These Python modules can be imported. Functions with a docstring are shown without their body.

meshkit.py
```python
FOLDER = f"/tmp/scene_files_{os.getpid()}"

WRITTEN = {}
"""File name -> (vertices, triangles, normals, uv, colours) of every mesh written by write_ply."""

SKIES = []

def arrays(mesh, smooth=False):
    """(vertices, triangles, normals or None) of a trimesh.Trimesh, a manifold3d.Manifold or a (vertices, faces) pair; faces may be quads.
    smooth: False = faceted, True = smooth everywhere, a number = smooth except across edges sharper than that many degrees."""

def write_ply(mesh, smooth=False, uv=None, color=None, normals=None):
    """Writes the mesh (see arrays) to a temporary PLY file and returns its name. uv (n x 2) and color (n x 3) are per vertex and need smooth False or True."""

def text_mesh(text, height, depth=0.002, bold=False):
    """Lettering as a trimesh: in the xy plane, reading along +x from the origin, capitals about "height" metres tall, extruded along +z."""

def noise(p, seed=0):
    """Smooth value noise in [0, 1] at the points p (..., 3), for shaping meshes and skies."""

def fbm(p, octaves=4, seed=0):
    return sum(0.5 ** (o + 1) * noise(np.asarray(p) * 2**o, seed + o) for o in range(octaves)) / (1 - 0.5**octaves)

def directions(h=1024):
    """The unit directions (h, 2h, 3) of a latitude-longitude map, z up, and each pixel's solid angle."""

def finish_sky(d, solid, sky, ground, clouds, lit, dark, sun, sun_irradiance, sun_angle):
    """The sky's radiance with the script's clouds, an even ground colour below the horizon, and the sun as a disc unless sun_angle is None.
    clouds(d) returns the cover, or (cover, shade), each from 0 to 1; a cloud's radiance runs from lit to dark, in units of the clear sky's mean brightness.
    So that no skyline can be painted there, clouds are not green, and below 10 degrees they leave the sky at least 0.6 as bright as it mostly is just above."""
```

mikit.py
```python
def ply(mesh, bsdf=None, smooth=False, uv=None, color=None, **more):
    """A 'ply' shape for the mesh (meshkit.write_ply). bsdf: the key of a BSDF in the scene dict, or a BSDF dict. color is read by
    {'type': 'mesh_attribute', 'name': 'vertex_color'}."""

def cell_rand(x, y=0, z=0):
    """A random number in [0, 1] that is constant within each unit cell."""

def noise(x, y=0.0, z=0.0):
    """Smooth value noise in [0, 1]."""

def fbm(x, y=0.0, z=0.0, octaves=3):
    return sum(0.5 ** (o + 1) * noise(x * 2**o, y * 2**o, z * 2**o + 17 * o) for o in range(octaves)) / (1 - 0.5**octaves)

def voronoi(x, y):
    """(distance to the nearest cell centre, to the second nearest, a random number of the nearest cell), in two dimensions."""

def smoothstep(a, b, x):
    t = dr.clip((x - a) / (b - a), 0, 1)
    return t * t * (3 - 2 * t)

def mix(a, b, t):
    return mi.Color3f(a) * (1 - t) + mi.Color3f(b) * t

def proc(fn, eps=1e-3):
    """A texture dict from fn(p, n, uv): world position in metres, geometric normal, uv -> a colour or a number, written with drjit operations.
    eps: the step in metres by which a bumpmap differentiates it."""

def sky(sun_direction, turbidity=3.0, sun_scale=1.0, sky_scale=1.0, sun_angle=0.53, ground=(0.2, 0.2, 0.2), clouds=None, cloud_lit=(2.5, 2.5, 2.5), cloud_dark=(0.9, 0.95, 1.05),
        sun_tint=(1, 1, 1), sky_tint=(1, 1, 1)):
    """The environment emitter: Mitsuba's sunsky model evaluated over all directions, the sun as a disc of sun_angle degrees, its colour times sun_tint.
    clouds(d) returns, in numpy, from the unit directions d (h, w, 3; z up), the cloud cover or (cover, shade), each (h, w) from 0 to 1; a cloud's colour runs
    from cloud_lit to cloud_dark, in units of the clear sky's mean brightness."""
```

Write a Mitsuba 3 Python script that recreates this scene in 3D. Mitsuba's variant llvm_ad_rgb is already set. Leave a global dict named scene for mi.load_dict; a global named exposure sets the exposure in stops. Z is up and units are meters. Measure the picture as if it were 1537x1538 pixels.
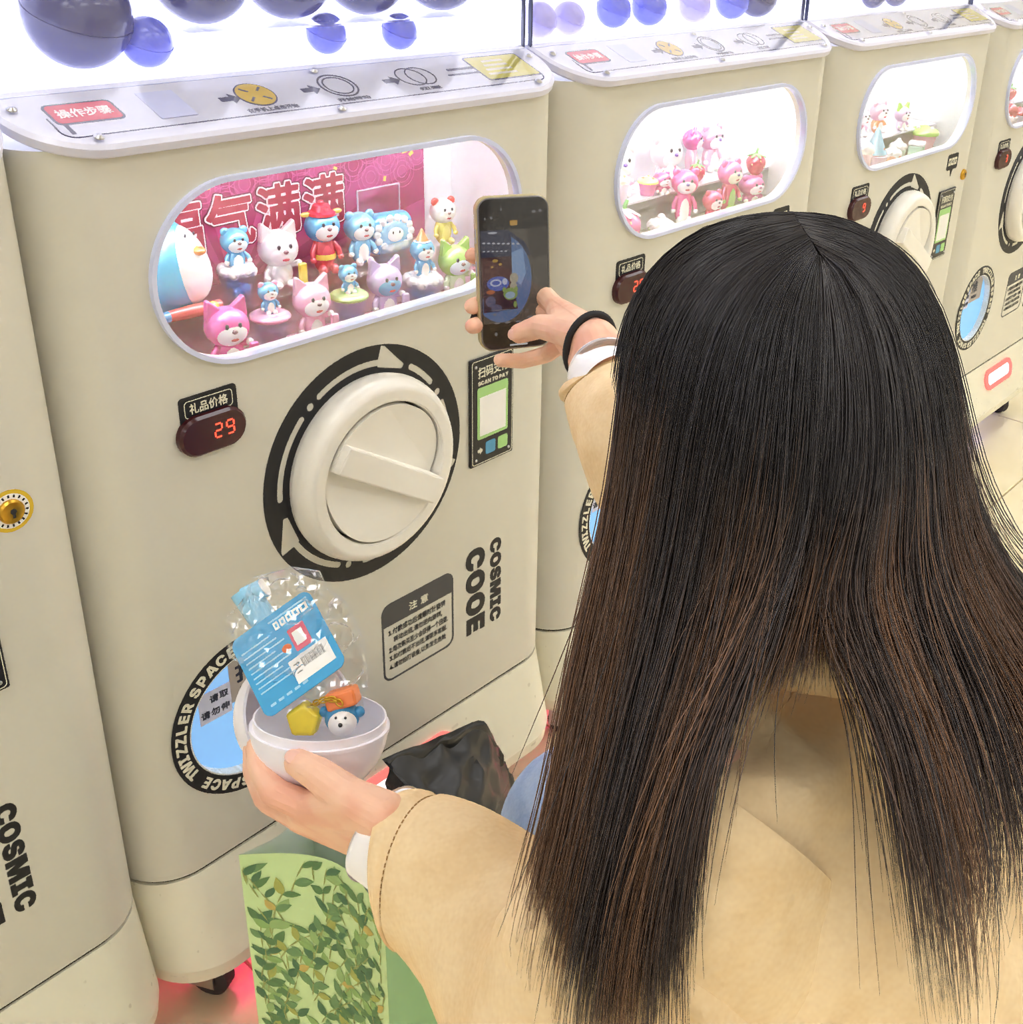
import glob, math, random
import numpy as np, trimesh, drjit as dr, mitsuba as mi, mikit, meshkit
import manifold3d as m3
from PIL import Image, ImageDraw, ImageFont
from shapely import affinity, union_all, box as sbox
from shapely.geometry import Polygon, Point, LineString
T = mi.ScalarTransform4f
scene, labels = {}, {}
random.seed(7); rng = np.random.default_rng(7)

# ---------------------------------------------------------------- camera, light, exposure
CAM = dict(origin=(0.42340, -0.93447, 1.26059), fwd=(0.71473, 0.55180, -0.42975), up=(0.30623, 0.30554, 0.90159), fov=47.5509, cx=0.10006, cy=-0.07114)
scene['camera'] = {'type': 'perspective', 'fov_axis': 'x', 'fov': CAM['fov'], 'near_clip': 0.05,
    'to_world': T().look_at(origin=list(CAM['origin']), target=[a + b for a, b in zip(CAM['origin'], CAM['fwd'])], up=list(CAM['up'])),
    'principal_point_offset_x': -CAM['cx'], 'principal_point_offset_y': -CAM['cy']}
exposure = -0.45
CEILING_LAMP = 8.6        # radiance of the hall's ceiling panels
BIN_LIGHT = (1.5, 1.62, 2.3)     # light box under the capsules
DISPLAY_LIGHT = (98., 101., 116.)  # strips inside the show windows

def lin(h):
    c = [int(h[i:i + 2], 16) / 255 for i in (0, 2, 4)]
    return [x / 12.92 if x <= .04045 else ((x + .055) / 1.055) ** 2.4 for x in c]
def rgb(c):
    return {'type': 'rgb', 'value': list(lin(c)) if isinstance(c, str) else [float(x) for x in c]}
def mat(name, color, rough=.5, spec=.5, metallic=0., clear=0., sheen=0., two=True):
    tex = color if isinstance(color, dict) else rgb(color)
    b = {'type': 'principled', 'base_color': tex, 'roughness': rough, 'specular': spec, 'metallic': metallic}
    if clear: b.update(clearcoat=clear, clearcoat_gloss=.9)
    if sheen: b.update(sheen=sheen, sheen_tint=.6)
    scene[name] = {'type': 'twosided', 'bsdf': b} if two else b
    return name
def emit(c):
    return {'type': 'area', 'radiance': rgb(c)}

# ---------------------------------------------------------------- helpers
def put(key, ply, label=None, cat=None, group=None, kind=None, tw=None):
    """One entry of the scene; a key that is taken gets the next number."""
    base, n = key, 0
    while key in scene:
        n += 1; key = f'{base}_{n:03d}'
    scene[key] = dict(ply, to_world=tw) if tw is not None else ply
    tag(key, label, cat, group, kind)
    return key
def tag(key, label=None, cat=None, group=None, kind=None):
    d = {k: v for k, v in dict(label=label, category=cat, group=group, kind=kind).items() if v}
    if d: labels[key] = {**labels.get(key, {}), **d}
_used = set()
def thing(name, label, cat, group=None):
    key, n = name, 0
    while key in _used:
        n += 1; key = f'{name}_{n:03d}'
    _used.add(key); tag(key, label, cat, group)
    return key
def ply(mesh, m, smooth=35, **kw):
    return mikit.ply(mesh, m, smooth=smooth, **kw)
def cat(ms): return trimesh.util.concatenate([tm(m) for m in ms])
def tm(m):
    if isinstance(m, trimesh.Trimesh): return m
    if hasattr(m, 'to_mesh'):
        q = m.to_mesh(); return trimesh.Trimesh(q.vert_properties[:, :3], q.tri_verts, process=False)
    return trimesh.Trimesh(m[0], m[1], process=False)
def mf(m):
    m = tm(m)
    return m3.Manifold(m3.Mesh(np.asarray(m.vertices, np.float32), np.asarray(m.faces, np.uint32)))
def bx(x0, x1, y0, y1, z0, z1):
    m = trimesh.creation.box((abs(x1 - x0), abs(y1 - y0), abs(z1 - z0))); m.apply_translation(((x0 + x1) / 2, (y0 + y1) / 2, (z0 + z1) / 2)); return m
def rbox(x0, x1, y0, y1, z0, z1, r, seg=16):
    s = m3.Manifold.sphere(r, seg)
    return tm(m3.Manifold.batch_hull([s.translate((x, y, z)) for x in (x0 + r, x1 - r) for y in (y0 + r, y1 - r) for z in (z0 + r, z1 - r)]))
FACE = np.array([[1, 0, 0, 0], [0, 0, -1, 0], [0, 1, 0, 0], [0, 0, 0, 1.]])
def up_polys(g):
    return [p for p in (g.geoms if hasattr(g, 'geoms') else [g]) if p.area > 1e-9]
def face(g, y=0., t=.0006):
    """A 2-D shape as a thin plate on the front (x right, z up), its outside at y - t."""
    m = trimesh.util.concatenate([trimesh.creation.extrude_polygon(p, t, engine='earcut') for p in up_polys(g)])
    m.apply_transform(FACE); m.apply_translation((0, y, 0)); return m
def rrect(x0, x1, z0, z1, r, seg=8):
    return sbox(x0 + r, z0 + r, x1 - r, z1 - r).buffer(r, quad_segs=seg)
def circ(x, z, r, seg=24): return Point(x, z).buffer(r, quad_segs=seg)
def ringarc(cx, cz, r, a0, a1, w, cap='round'):
    """A curved slot; angles in degrees clockwise from the top."""
    t = np.radians(np.linspace(a0, a1, 24))
    return LineString(np.c_[cx + r * np.sin(t), cz + r * np.cos(t)]).buffer(w / 2, cap_style=cap)
def stadium(hx, hz, cx=0., cz=0., seg=24):
    return LineString([(cx - hx + hz, cz), (cx + hx - hz, cz)]).buffer(hz, quad_segs=seg)
def ball(c, r, n=2):
    m = trimesh.creation.icosphere(subdivisions=n); m.apply_scale(r if np.ndim(r) == 0 else np.asarray(r, float)); m.apply_translation(c); return m
def lathe(prof, seg=64, axis='y', c=(0, 0, 0)):
    """prof: (radius, height) pairs; the height runs along -y (out of a machine's front) or z."""
    m = trimesh.creation.revolve(np.asarray(prof, float), sections=seg)
    if axis == 'y': m.apply_transform(FACE)
    m.apply_translation(c); return m
def tube(pts, r, sides=10, caps=True):
    p = np.asarray(pts, float); r = np.broadcast_to(r, (len(p),))
    t = np.gradient(p, axis=0); t /= np.linalg.norm(t, axis=1, keepdims=True) + 1e-12
    a = np.cross(t[0], [0, 0, 1.]); a = a if np.linalg.norm(a) > 1e-3 else np.array([1., 0, 0])
    A = []
    for k in range(len(p)):
        a = a - t[k] * (a @ t[k]); a /= np.linalg.norm(a); A.append(a)
    A = np.array(A); B = np.cross(t, A); g = np.arange(sides) * 2 * np.pi / sides
    v = (p[:, None] + r[:, None, None] * (np.cos(g)[None, :, None] * A[:, None] + np.sin(g)[None, :, None] * B[:, None])).reshape(-1, 3)
    i, j = np.meshgrid(np.arange(len(p) - 1), np.arange(sides), indexing='ij')
    q = np.stack([i * sides + j, i * sides + (j + 1) % sides, (i + 1) * sides + (j + 1) % sides, (i + 1) * sides + j], -1).reshape(-1, 4)
    f = np.vstack([q[:, [0, 1, 2]], q[:, [0, 2, 3]]])
    if caps:
        n = len(v); v = np.vstack([v, p[0], p[-1]]); k = np.arange(sides); e = (len(p) - 1) * sides
        f = np.vstack([f, np.c_[(k + 1) % sides, k, k * 0 + n], np.c_[e + k, e + (k + 1) % sides, k * 0 + n + 1]])
    return trimesh.Trimesh(v, f, process=False)
def spline(pts, n):
    from scipy.interpolate import CubicSpline
    p = np.asarray(pts, float); d = np.r_[0, np.cumsum(np.linalg.norm(np.diff(p, axis=0), axis=1))]
    return CubicSpline(d, p)(np.linspace(0, d[-1], n))

# ---------------------------------------------------------------- lettering 
_fonts = glob.glob('/opt/blender-*/*/datafiles/fonts')[0]
_cjk = ImageFont.truetype(_fonts + '/Noto Sans CJK Regular.woff2', 160)
_latin = ImageFont.truetype(_fonts + '/Inter.woff2', 160)
_latin.set_variation_by_axes([900 if b'eight' in a['name'] else a['default'] for a in _latin.get_variation_axes()])
_glyphs = {}
def glyph(ch):
    """(advance, outline) of a character, capitals one unit tall: traced from the font at 160 pixels."""
    if ch not in _glyphs:
        wide = ord(ch) > 255; font, stroke = (_cjk, 3) if wide else (_latin, 0)
        x0, y0, x1, y1 = font.getbbox(ch, anchor='ls', stroke_width=stroke)
        im = Image.new('L', (x1 - x0 + 8, y1 - y0 + 8)); ImageDraw.Draw(im).text((4 - x0, 4 - y0), ch, 255, font, anchor='ls', stroke_width=stroke)
        on = np.pad(np.asarray(im) > 127, ((0, 0), (1, 1))).astype(np.int8)
        rows, starts = np.nonzero(np.diff(on, axis=1) == 1); ends = np.nonzero(np.diff(on, axis=1) == -1)[1]
        sh = union_all(sbox(starts, -rows - 1, ends, -rows)).buffer(.7).buffer(-.7).simplify(1.6)
        s = 1 / 116.
        _glyphs[ch] = (font.getlength(ch) * s, affinity.affine_transform(sh, [s, 0, 0, s, (x0 - 4) * s, (4 - y0) * s]))
    return _glyphs[ch]
def text(s, h, sx=1., gap=0., anchor=(0., 0.)):
    """Lettering as a 2-D shape, capitals h tall; anchor 0..1 of the drawn box put at the origin."""
    x, out = 0., []
    for c in s:
        if c == ' ': x += .3; continue
        adv, g = glyph(c); out.append(affinity.translate(g, x, 0)); x += adv + gap
    g = affinity.scale(union_all(out), h * sx, h, origin=(0, 0)); b = g.bounds
    return affinity.translate(g, -b[0] - anchor[0] * (b[2] - b[0]), -b[1] - anchor[1] * (b[3] - b[1]))
def fit(s, x0, x1, z0, z1, gap=0.):
    g = text(s, 1., gap=gap); b = g.bounds
    g = affinity.scale(g, (x1 - x0) / (b[2] - b[0]), (z1 - z0) / (b[3] - b[1]), origin=(0, 0)); b = g.bounds
    return affinity.translate(g, x0 - b[0], z0 - b[1])
def ring_text(s, cx, cz, r, a0, step, h, wide=1.):
    """Letters round a ring, reading clockwise, feet to the centre; a0 = angle of the first letter, clockwise from the top."""
    out = []
    for k, c in enumerate(s):
        if c == ' ': continue
        g = text(c, h, sx=wide, anchor=(.5, .5)); a = a0 + k * step
        out.append(affinity.translate(affinity.rotate(g, -a, origin=(0, 0)), cx + r * math.sin(math.radians(a)), cz + r * math.cos(math.radians(a))))
    return union_all(out)

# ---------------------------------------------------------------- materials
def speck(base, dark, size, amount):
    def fn(p, n, uv):
        s = mikit.fbm(p.x * size, p.y * size, p.z * size, 3); d = mikit.smoothstep(.88, .95, mikit.noise(p.x * 120, p.y * 120, p.z * 90)) * amount
        return mikit.mix(mi.Color3f(*base) * (.96 + .08 * s), dark, d)
    return mikit.proc(fn)
mat('paint_body', 'c9c6b9', .32, .5, clear=.35)
mat('paint_base', speck(lin('dad6c2'), lin('8a8266'), 6., .28), .42, .45)
mat('panel_white', 'cfcfe0', .25, .5, clear=.5)
mat('knob_plastic', 'e4e1d8', .3, .5, clear=.3)
mat('seam_dark', '3a352a', .6)
mat('ink_black', '15161a', .45, .4)
mat('ink_cream', 'd8d4c0', .5)
mat('ink_white', 'e4e4e0', .5)
mat('ink_grey', '6b6a78', .5)
mat('ink_red', 'c4203a', .4)
mat('ink_gold', 'c9a92c', .4)
mat('ink_yellow', 'c6bb3e', .35)
mat('ink_green', '9cc77e', .45)
mat('ink_blue', '4a8fb4', .45)
mat('ink_pale', 'c9cde6', .4)
mat('black_gloss', '141418', .25, .4, clear=.3)
mat('dark_red_gloss', '35080f', .18, .4, clear=.25)
mat('chrome', 'c8c8cc', .2, metallic=1.)
mat('brass', 'c79a3a', .25, metallic=1.)
mat('white_inside', 'e8ecf4', .6)
mat('led_red', '3a0505', .5)
mat('lamp_dark', '222222', .5)
mat('rubber', '2a2628', .6)
mat('acrylic_edge', 'c6cdea', .08, .7, clear=1.)
scene['pane'] = {'type': 'thindielectric', 'int_ior': 1.49}
scene['clear_solid'] = {'type': 'dielectric', 'int_ior': 1.3}

# ---------------------------------------------------------------- the hall
def struct(key, mesh, m, smooth=False):
    return put(key, ply(mesh, m, smooth), kind='structure')
def tile_color(p, n, uv):
    c = mikit.fbm(p.x * 3, p.y * 3, p.z * 3, 4); v = mikit.noise(p.x * 22, p.y * 22, 3.)
    return mikit.mix(lin('eadfbd'), lin('d9cba2'), mikit.smoothstep(.4, .75, c) * .7 + .12 * v)
mat('tile_glaze', mikit.proc(tile_color), .18, .5, clear=.3)
mat('grout', 'a89c80', .8)
mat('wall_paint', 'eeede9', .7)
mat('ceiling_paint', 'f2efe8', .8)
struct('floor', bx(-4, 9, -5, 1.5, -.06, -.006), 'grout')
_t = rbox(-.299, .299, -.299, .299, -.012, 0, .0015, 8)
_tile = ply(_t, 'tile_glaze', False)
for i in range(-3, 11):
    for j in range(-4, 3):
        put('floor__tile', _tile, tw=T().translate([i * .602 + .08, j * .602 + .13, 0]))
struct('wall_back', bx(-4, 9, 1.2, 1.3, 0, 3.2), 'wall_paint')
struct('wall_front', bx(-4, 9, -5.1, -5, 0, 3.2), 'wall_paint')
struct('wall_left', bx(-4.1, -4, -5, 1.3, 0, 3.2), 'wall_paint')
struct('wall_right', bx(9, 9.1, -5, 1.3, 0, 3.2), 'wall_paint')
struct('ceiling', bx(-4, 9, -5, 1.3, 3.2, 3.3), 'ceiling_paint')
_lf = ply(cat([bx(-.62, .62, -.32, .32, .02, .06), bx(-.62, .62, -.32, -.3, 0, .02), bx(-.62, .62, .3, .32, 0, .02), bx(-.62, -.6, -.3, .3, 0, .02), bx(.6, .62, -.3, .3, 0, .02)]), 'panel_white', False)
_ld = dict(ply(bx(-.6, .6, -.3, .3, .008, .02), 'panel_white', False), emitter=emit((CEILING_LAMP * .955, CEILING_LAMP * .975, CEILING_LAMP)))
for x in (-2.2, .2, 2.6, 5., 7.4):
    for y in (-4., -2.4, -.75):
        k = thing('ceiling_lamp', 'flat square-cornered ceiling lamp panel over the hall', 'lamp', 'ceiling lamps')
        w = T().translate([x, y, 3.14]); put(k + '__frame', _lf, tw=w); put(k + '__diffuser', _ld, tw=w)

# ---------------------------------------------------------------- the capsule machines
PITCH, MX = .66, 1.184           # spacing along the row, centre of the machine in front
HW, RC, ZS, ZT = .3285, .064, .237, 1.043
def foot(hw, y0, y1, r):
    s = m3.CrossSection([[(-hw + r, y0 + r), (hw - r, y0 + r), (hw - r, y1 - r), (-hw + r, y1 - r)]]).offset(r, m3.JoinType.Round, 2., 48)
    return s
def slab(cs, z0, z1): return cs.extrude(z1 - z0).translate((0, 0, z0))
WC, WL, WH = .914, .240, .0905   # show window: centre height, half length, half height
PXc, PZc = -.18, .413            # prize door centre
DZ = .654                        # dial centre
body = slab(foot(HW, 0, .56, RC), ZS + .003, ZT)
win = mf(face(stadium(WL - .0045, WH - .0045, 0, WC), .05, .1))
hole = mf(face(circ(PXc, PZc, .0775, 32), .06, .12))
body = body - win - mf(bx(-.292, .292, .012, .2, .795, 1.03)) - hole
BODY = ply(body, 'paint_body', 28)
a = slab(foot(HW, 0, .56, RC), ZS - .004, ZS - .002); b = slab(foot(HW + .0005, -.034, .57, RC + .012), .118, .12)
c = slab(foot(HW - .002, -.031, .565, RC + .01), .098, .1)
BASE = ply(m3.Manifold.batch_hull([a, b]) + m3.Manifold.batch_hull([slab(foot(HW + .0005, -.034, .57, RC + .012), .1185, .12), c]), 'paint_base', 28)
SEAM = ply(slab(foot(HW - .003, .003, .557, RC), ZS - .006, ZS + .006), 'seam_dark', 28)
# window
rim = face(stadium(WL, WH, 0, WC).difference(stadium(WL - .0048, WH - .0048, 0, WC)), .004, .010)
RIM = ply(rim, 'acrylic_edge', 30)
PANE = ply(face(stadium(WL - .0046, WH - .0046, 0, WC), .002, .002), 'pane', False)
inner = cat([bx(-.290, .290, .165, .168, .797, 1.028), bx(-.292, -.288, .013, .168, .797, 1.028), bx(.288, .292, .013, .168, .797, 1.028), bx(-.292, .292, .013, .168, 1.024, 1.03)])
CASE = ply(inner, 'white_inside', False)
STRIP = dict(ply(bx(-.27, .27, .02, .034, 1.017, 1.0235), 'white_inside', False), emitter=emit(DISPLAY_LIGHT))
# prize door
TXT = ply(face(union_all([ring_text(w_, PXc, PZc, .0903, a_ + o_, s_, .0128, 1.0) for o_ in (0, 120, 240) for w_, a_, s_ in (('TWIZZLER', 3.6, 8.25), ('SPACE', 72.3, 8.75))]), -.0008, .0005), 'ink_cream', False)
RING = ply(face(circ(PXc, PZc, .101, 40).difference(circ(PXc, PZc, .0795, 40)), 0, .0008), 'ink_black', False)
FLAP = dict(ply(face(circ(PXc, PZc, .0775, 32), .016, .003), 'ink_blue', False), emitter=emit((.30, .50, .92)))
FLAPBOX = ply(cat([face(circ(PXc, PZc, .079, 32).difference(circ(PXc, PZc, .0775, 32)), .018, .018)]), 'white_inside', 30)
fl = rrect(PXc - .058, PXc - .018, PZc + .003, PZc + .042, .001).intersection(circ(PXc, PZc, .076)); fr = sbox(PXc - .018, PZc + .012, PXc + .05, PZc + .09).intersection(circ(PXc, PZc, .076))
NOTE1 = ply(face(fl, .0126, .0004), 'ink_pale', False); NOTE2 = ply(face(fr, .0126, .0004), 'ink_grey2', False)
NTXT = ply(face(union_all([fit('请取', PXc - .044, PXc - .021, PZc + .026, PZc + .036, .15), fit('请勿伸', PXc - .056, PXc - .021, PZc + .009, PZc + .019, .15), fit('推', PXc - .010, PXc + .022, PZc + .034, PZc + .062), fit('PUSH', PXc - .006, PXc + .022, PZc + .020, PZc + .028)]), .0121, .0004), 'ink_navy', False)
# dial
d0 = (-.002, DZ)
ringg = circ(*d0, .1416, 48).difference(circ(*d0, .1075, 48))
def P(r, a): return (d0[0] + r * math.sin(math.radians(a)), d0[1] + r * math.cos(math.radians(a)))
cuts = [ringarc(*d0, .121, a0, a1, .0075) for a0, a1 in ((-31, 8), (33, 52), (69, 105), (172, 186), (205, 242), (271, 314))]
cuts += [circ(*P(.121, q), .0045) for q in (-38.2, 61, 197.6)]
for q in (10, 107, 242): cuts.append(Polygon([P(.1395, q), P(.1385, q + 2), P(.121, q + 17), P(.1165, q + 16.5), P(.1165, q - 1), P(.124, q - 1)]).buffer(.001))
DRING = ply(face(ringg.difference(union_all(cuts)), 0, .0008), 'ink_black', False)
th = np.radians(np.linspace(90, 0, 9))
prof = [(.109, 0), (.1105, .006)] + [(.0965 + .0145 * math.cos(t), .008 + .024 * math.sin(t)) for t in th[::-1]] + [(.0865, .0315), (.0845, .0300), (.0838, .024), (.0838, .010), (.0, .010)]
HOUSE = ply(lathe(prof, 96, 'y', (d0[0], 0, d0[1])), 'knob_plastic', 30)
GAP = ply(face(circ(*d0, .0838, 48).difference(circ(*d0, .0812, 48)), -.0101, .0004), 'seam_dark', False)
kb = m3.CrossSection.circle(.0812, 96).extrude(.0245)
bar = m3.Manifold.batch_hull([tm_m.translate((0, 0, 0)) for tm_m in [mf(rbox(-.080, .080, -.0165, .0165, 0, .036, .003, 12))]])
cutA = mf(trimesh.Trimesh(*[np.array(q) for q in ([(-.09, .0165, .0255), (.09, .0165, .0085), (-.09, .09, .028), (.09, .09, .024), (-.09, .0165, .06), (.09, .0165, .06), (-.09, .09, .06), (.09, .09, .06)], [(0, 2, 1), (1, 2, 3), (4, 5, 6), (5, 7, 6), (0, 1, 4), (1, 5, 4), (2, 6, 3), (3, 6, 7), (0, 4, 2), (2, 4, 6), (1, 3, 5), (3, 7, 5)])]))
cutB = mf(trimesh.Trimesh(*[np.array(q) for q in ([(-.09, -.0165, .0085), (.09, -.0165, .0255), (-.09, -.09, .024), (.09, -.09, .028), (-.09, -.0165, .06), (.09, -.0165, .06), (-.09, -.09, .06), (.09, -.09, .06)], [(0, 1, 2), (1, 3, 2), (4, 6, 5), (5, 6, 7), (0, 4, 1), (1, 4, 5), (2, 3, 6), (3, 7, 6), (0, 2, 4), (2, 6, 4), (1, 5, 3), (3, 5, 7)])]))
knob = tm((kb - cutA - cutB) + (bar ^ m3.CrossSection.circle(.0805, 96).extrude(.05)))
knob.apply_transform(trimesh.transformations.rotation_matrix(math.radians(-33), (0, 0, 1))); knob.apply_transform(FACE); knob.apply_translation((d0[0], -.0085, d0[1]))
KNOB = ply(knob, 'knob_plastic', 25)
# price badge
bz = rrect(-.226, -.163, .772, .803, .004); BADGE = ply(face(bz, 0, .0012), 'ink_black', False)
BOXL = ply(face(union_all([rrect(-.221, -.168, .781, .799, .004).difference(rrect(-.2202, -.1688, .7818, .7982, .0035)), fit('礼品价格', -.2155, -.1735, .7845, .7955)]), -.0012, .0004), 'ink_cream', False)
pill = tm(m3.Manifold.batch_hull([mf(face(stadium(.037, .0205, -.1955, .762), 0, .006)), mf(face(stadium(.0345, .018, -.1955, .762), -.006, .003))]))
PILL = ply(pill, 'dark_red_gloss', 30)
SEG = {0: [(0, 2), (1, 2)], 1: [(1, 2), (1, 1)], 2: [(1, 1), (1, 0)], 3: [(0, 0), (1, 0)], 4: [(0, 1), (0, 0)], 5: [(0, 2), (0, 1)], 6: [(0, 1), (1, 1)]}
DIG = {'2': '01346', '9': '012356', '8': '0123456', '3': '01236'}
def digits(s, x, z, h):
    out = []
    for k, ch in enumerate(s):
        for q in DIG[ch]:
            (xa, za), (xb, zb) = SEG[int(q)]; e = .12
            dx, dz = (xb - xa) * e, (zb - za) * e
            out.append(LineString([(x + (k * .95 + (xa + dx) * .55) * h, z + (za + dz) * h / 2), (x + (k * .95 + (xb - dx) * .55) * h, z + (zb - dz) * h / 2)]).buffer(h * .062, cap_style='flat'))
    return dict(ply(face(union_all(out), -.0091, .0003), 'led_red', False), emitter=emit((6., .25, .12)))
# pay plate (its square code is left out)
PAY = ply(rbox(.155, .231, -.004, .0, .592, .737, .0018, 8), 'black_gloss', 30)
PAYT = ply(face(union_all([rrect(.1575, .2285, .5945, .7345, .004).difference(rrect(.1583, .2277, .5953, .7337, .0035)), fit('扫码支付', .168, .221, .7105, .725), fit('SCAN TO PAY', .168, .221, .701, .7065), Polygon([(.167, .6105), (.171, .6105), (.171, .6075), (.1765, .6125), (.171, .6175), (.171, .6145), (.167, .6145)])]), -.004, .0004), 'ink_cream', False)
PAYG = ply(face(rrect(.1665, .2205, .628, .698, .003), -.004, .0005), 'ink_green', False)
PAYW = ply(face(sbox(.1705, .6325, .2165, .6850), -.0045, .0004), 'ink_white', False)
PAYB = ply(face(rrect(.181, .1985, .604, .6215, .003), -.004, .0005), 'ink_blue', False); PAYC = ply(face(rrect(.203, .2205, .604, .6215, .003), -.004, .0005), 'ink_green', False)
PAYS = ply(cat([ball((x, -.0045, z), (.0022, .0014, .0022), 1) for x, z in ((.164, .727), (.164, .601), (.2225, .601), (.2225, .727))]), 'chrome', 30)
# notice
no = rrect(.006, .126, .342, .456, .014)
NOTI = ply(face(union_all([no.difference(rrect(.0085, .1235, .3445, .4535, .012)), no.intersection(sbox(0, .424, .2, .5))]), 0, .0006), 'ink_slate', False)
NOTH = ply(face(fit('注意', .050, .082, .431, .443, .5), -.0006, .0004), 'ink_cream', False)
_ln = [('1.付款成功后请顺时针旋转', .016, .112, .4085), ('转动出扭,请勿逆向旋转,', .024, .106, .3955), ('2.每次购买至少会获得一个扭蛋.', .016, .116, .3825), ('3.如付款后不出扭,请联系客服.', .016, .114, .3695), ('4.请勿拍打设备,以免发生危险', .016, .112, .3565)]
NOTT = ply(face(union_all([fit(s, x0, x1, z, z + .0095) for s, x0, x1, z in _ln]), 0, .0004), 'ink_black', False)
def down(s, x0, x1, z0, z1, gap=.02):
    g = affinity.rotate(text(s, 1., gap=gap).buffer(.025), -90, origin=(0, 0)); b = g.bounds
    g = affinity.scale(g, (x1 - x0) / (b[2] - b[0]), (z1 - z0) / (b[3] - b[1]), origin=(0, 0)); b = g.bounds
    return affinity.translate(g, x0 - b[0], z0 - b[1])
WORD = ply(face(union_all([down('COSMIC', .194, .215, .340, .4705), down('COOE', .149, .184, .340, .4705)]), 0, .0005), 'ink_black', False)
# lamp on the base, tilted with it
TILT = trimesh.transformations.rotation_matrix(-math.atan2(.034, .115), (1, 0, 0), (0, 0, ZS))
def onbase(m): m = tm(m); m.apply_transform(TILT); return m
LAMPF = dict(ply(onbase(face(stadium(.085, .026, .03, .190).difference(stadium(.069, .0145, .03, .190)), 0, .004)), 'led_red', False), emitter=emit((1.6, .33, .28)))
LAMPI = dict(ply(onbase(face(stadium(.069, .0145, .03, .190), .001, .003)), 'panel_white', False), emitter=emit((4, 3.2, 3.2)))
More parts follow.
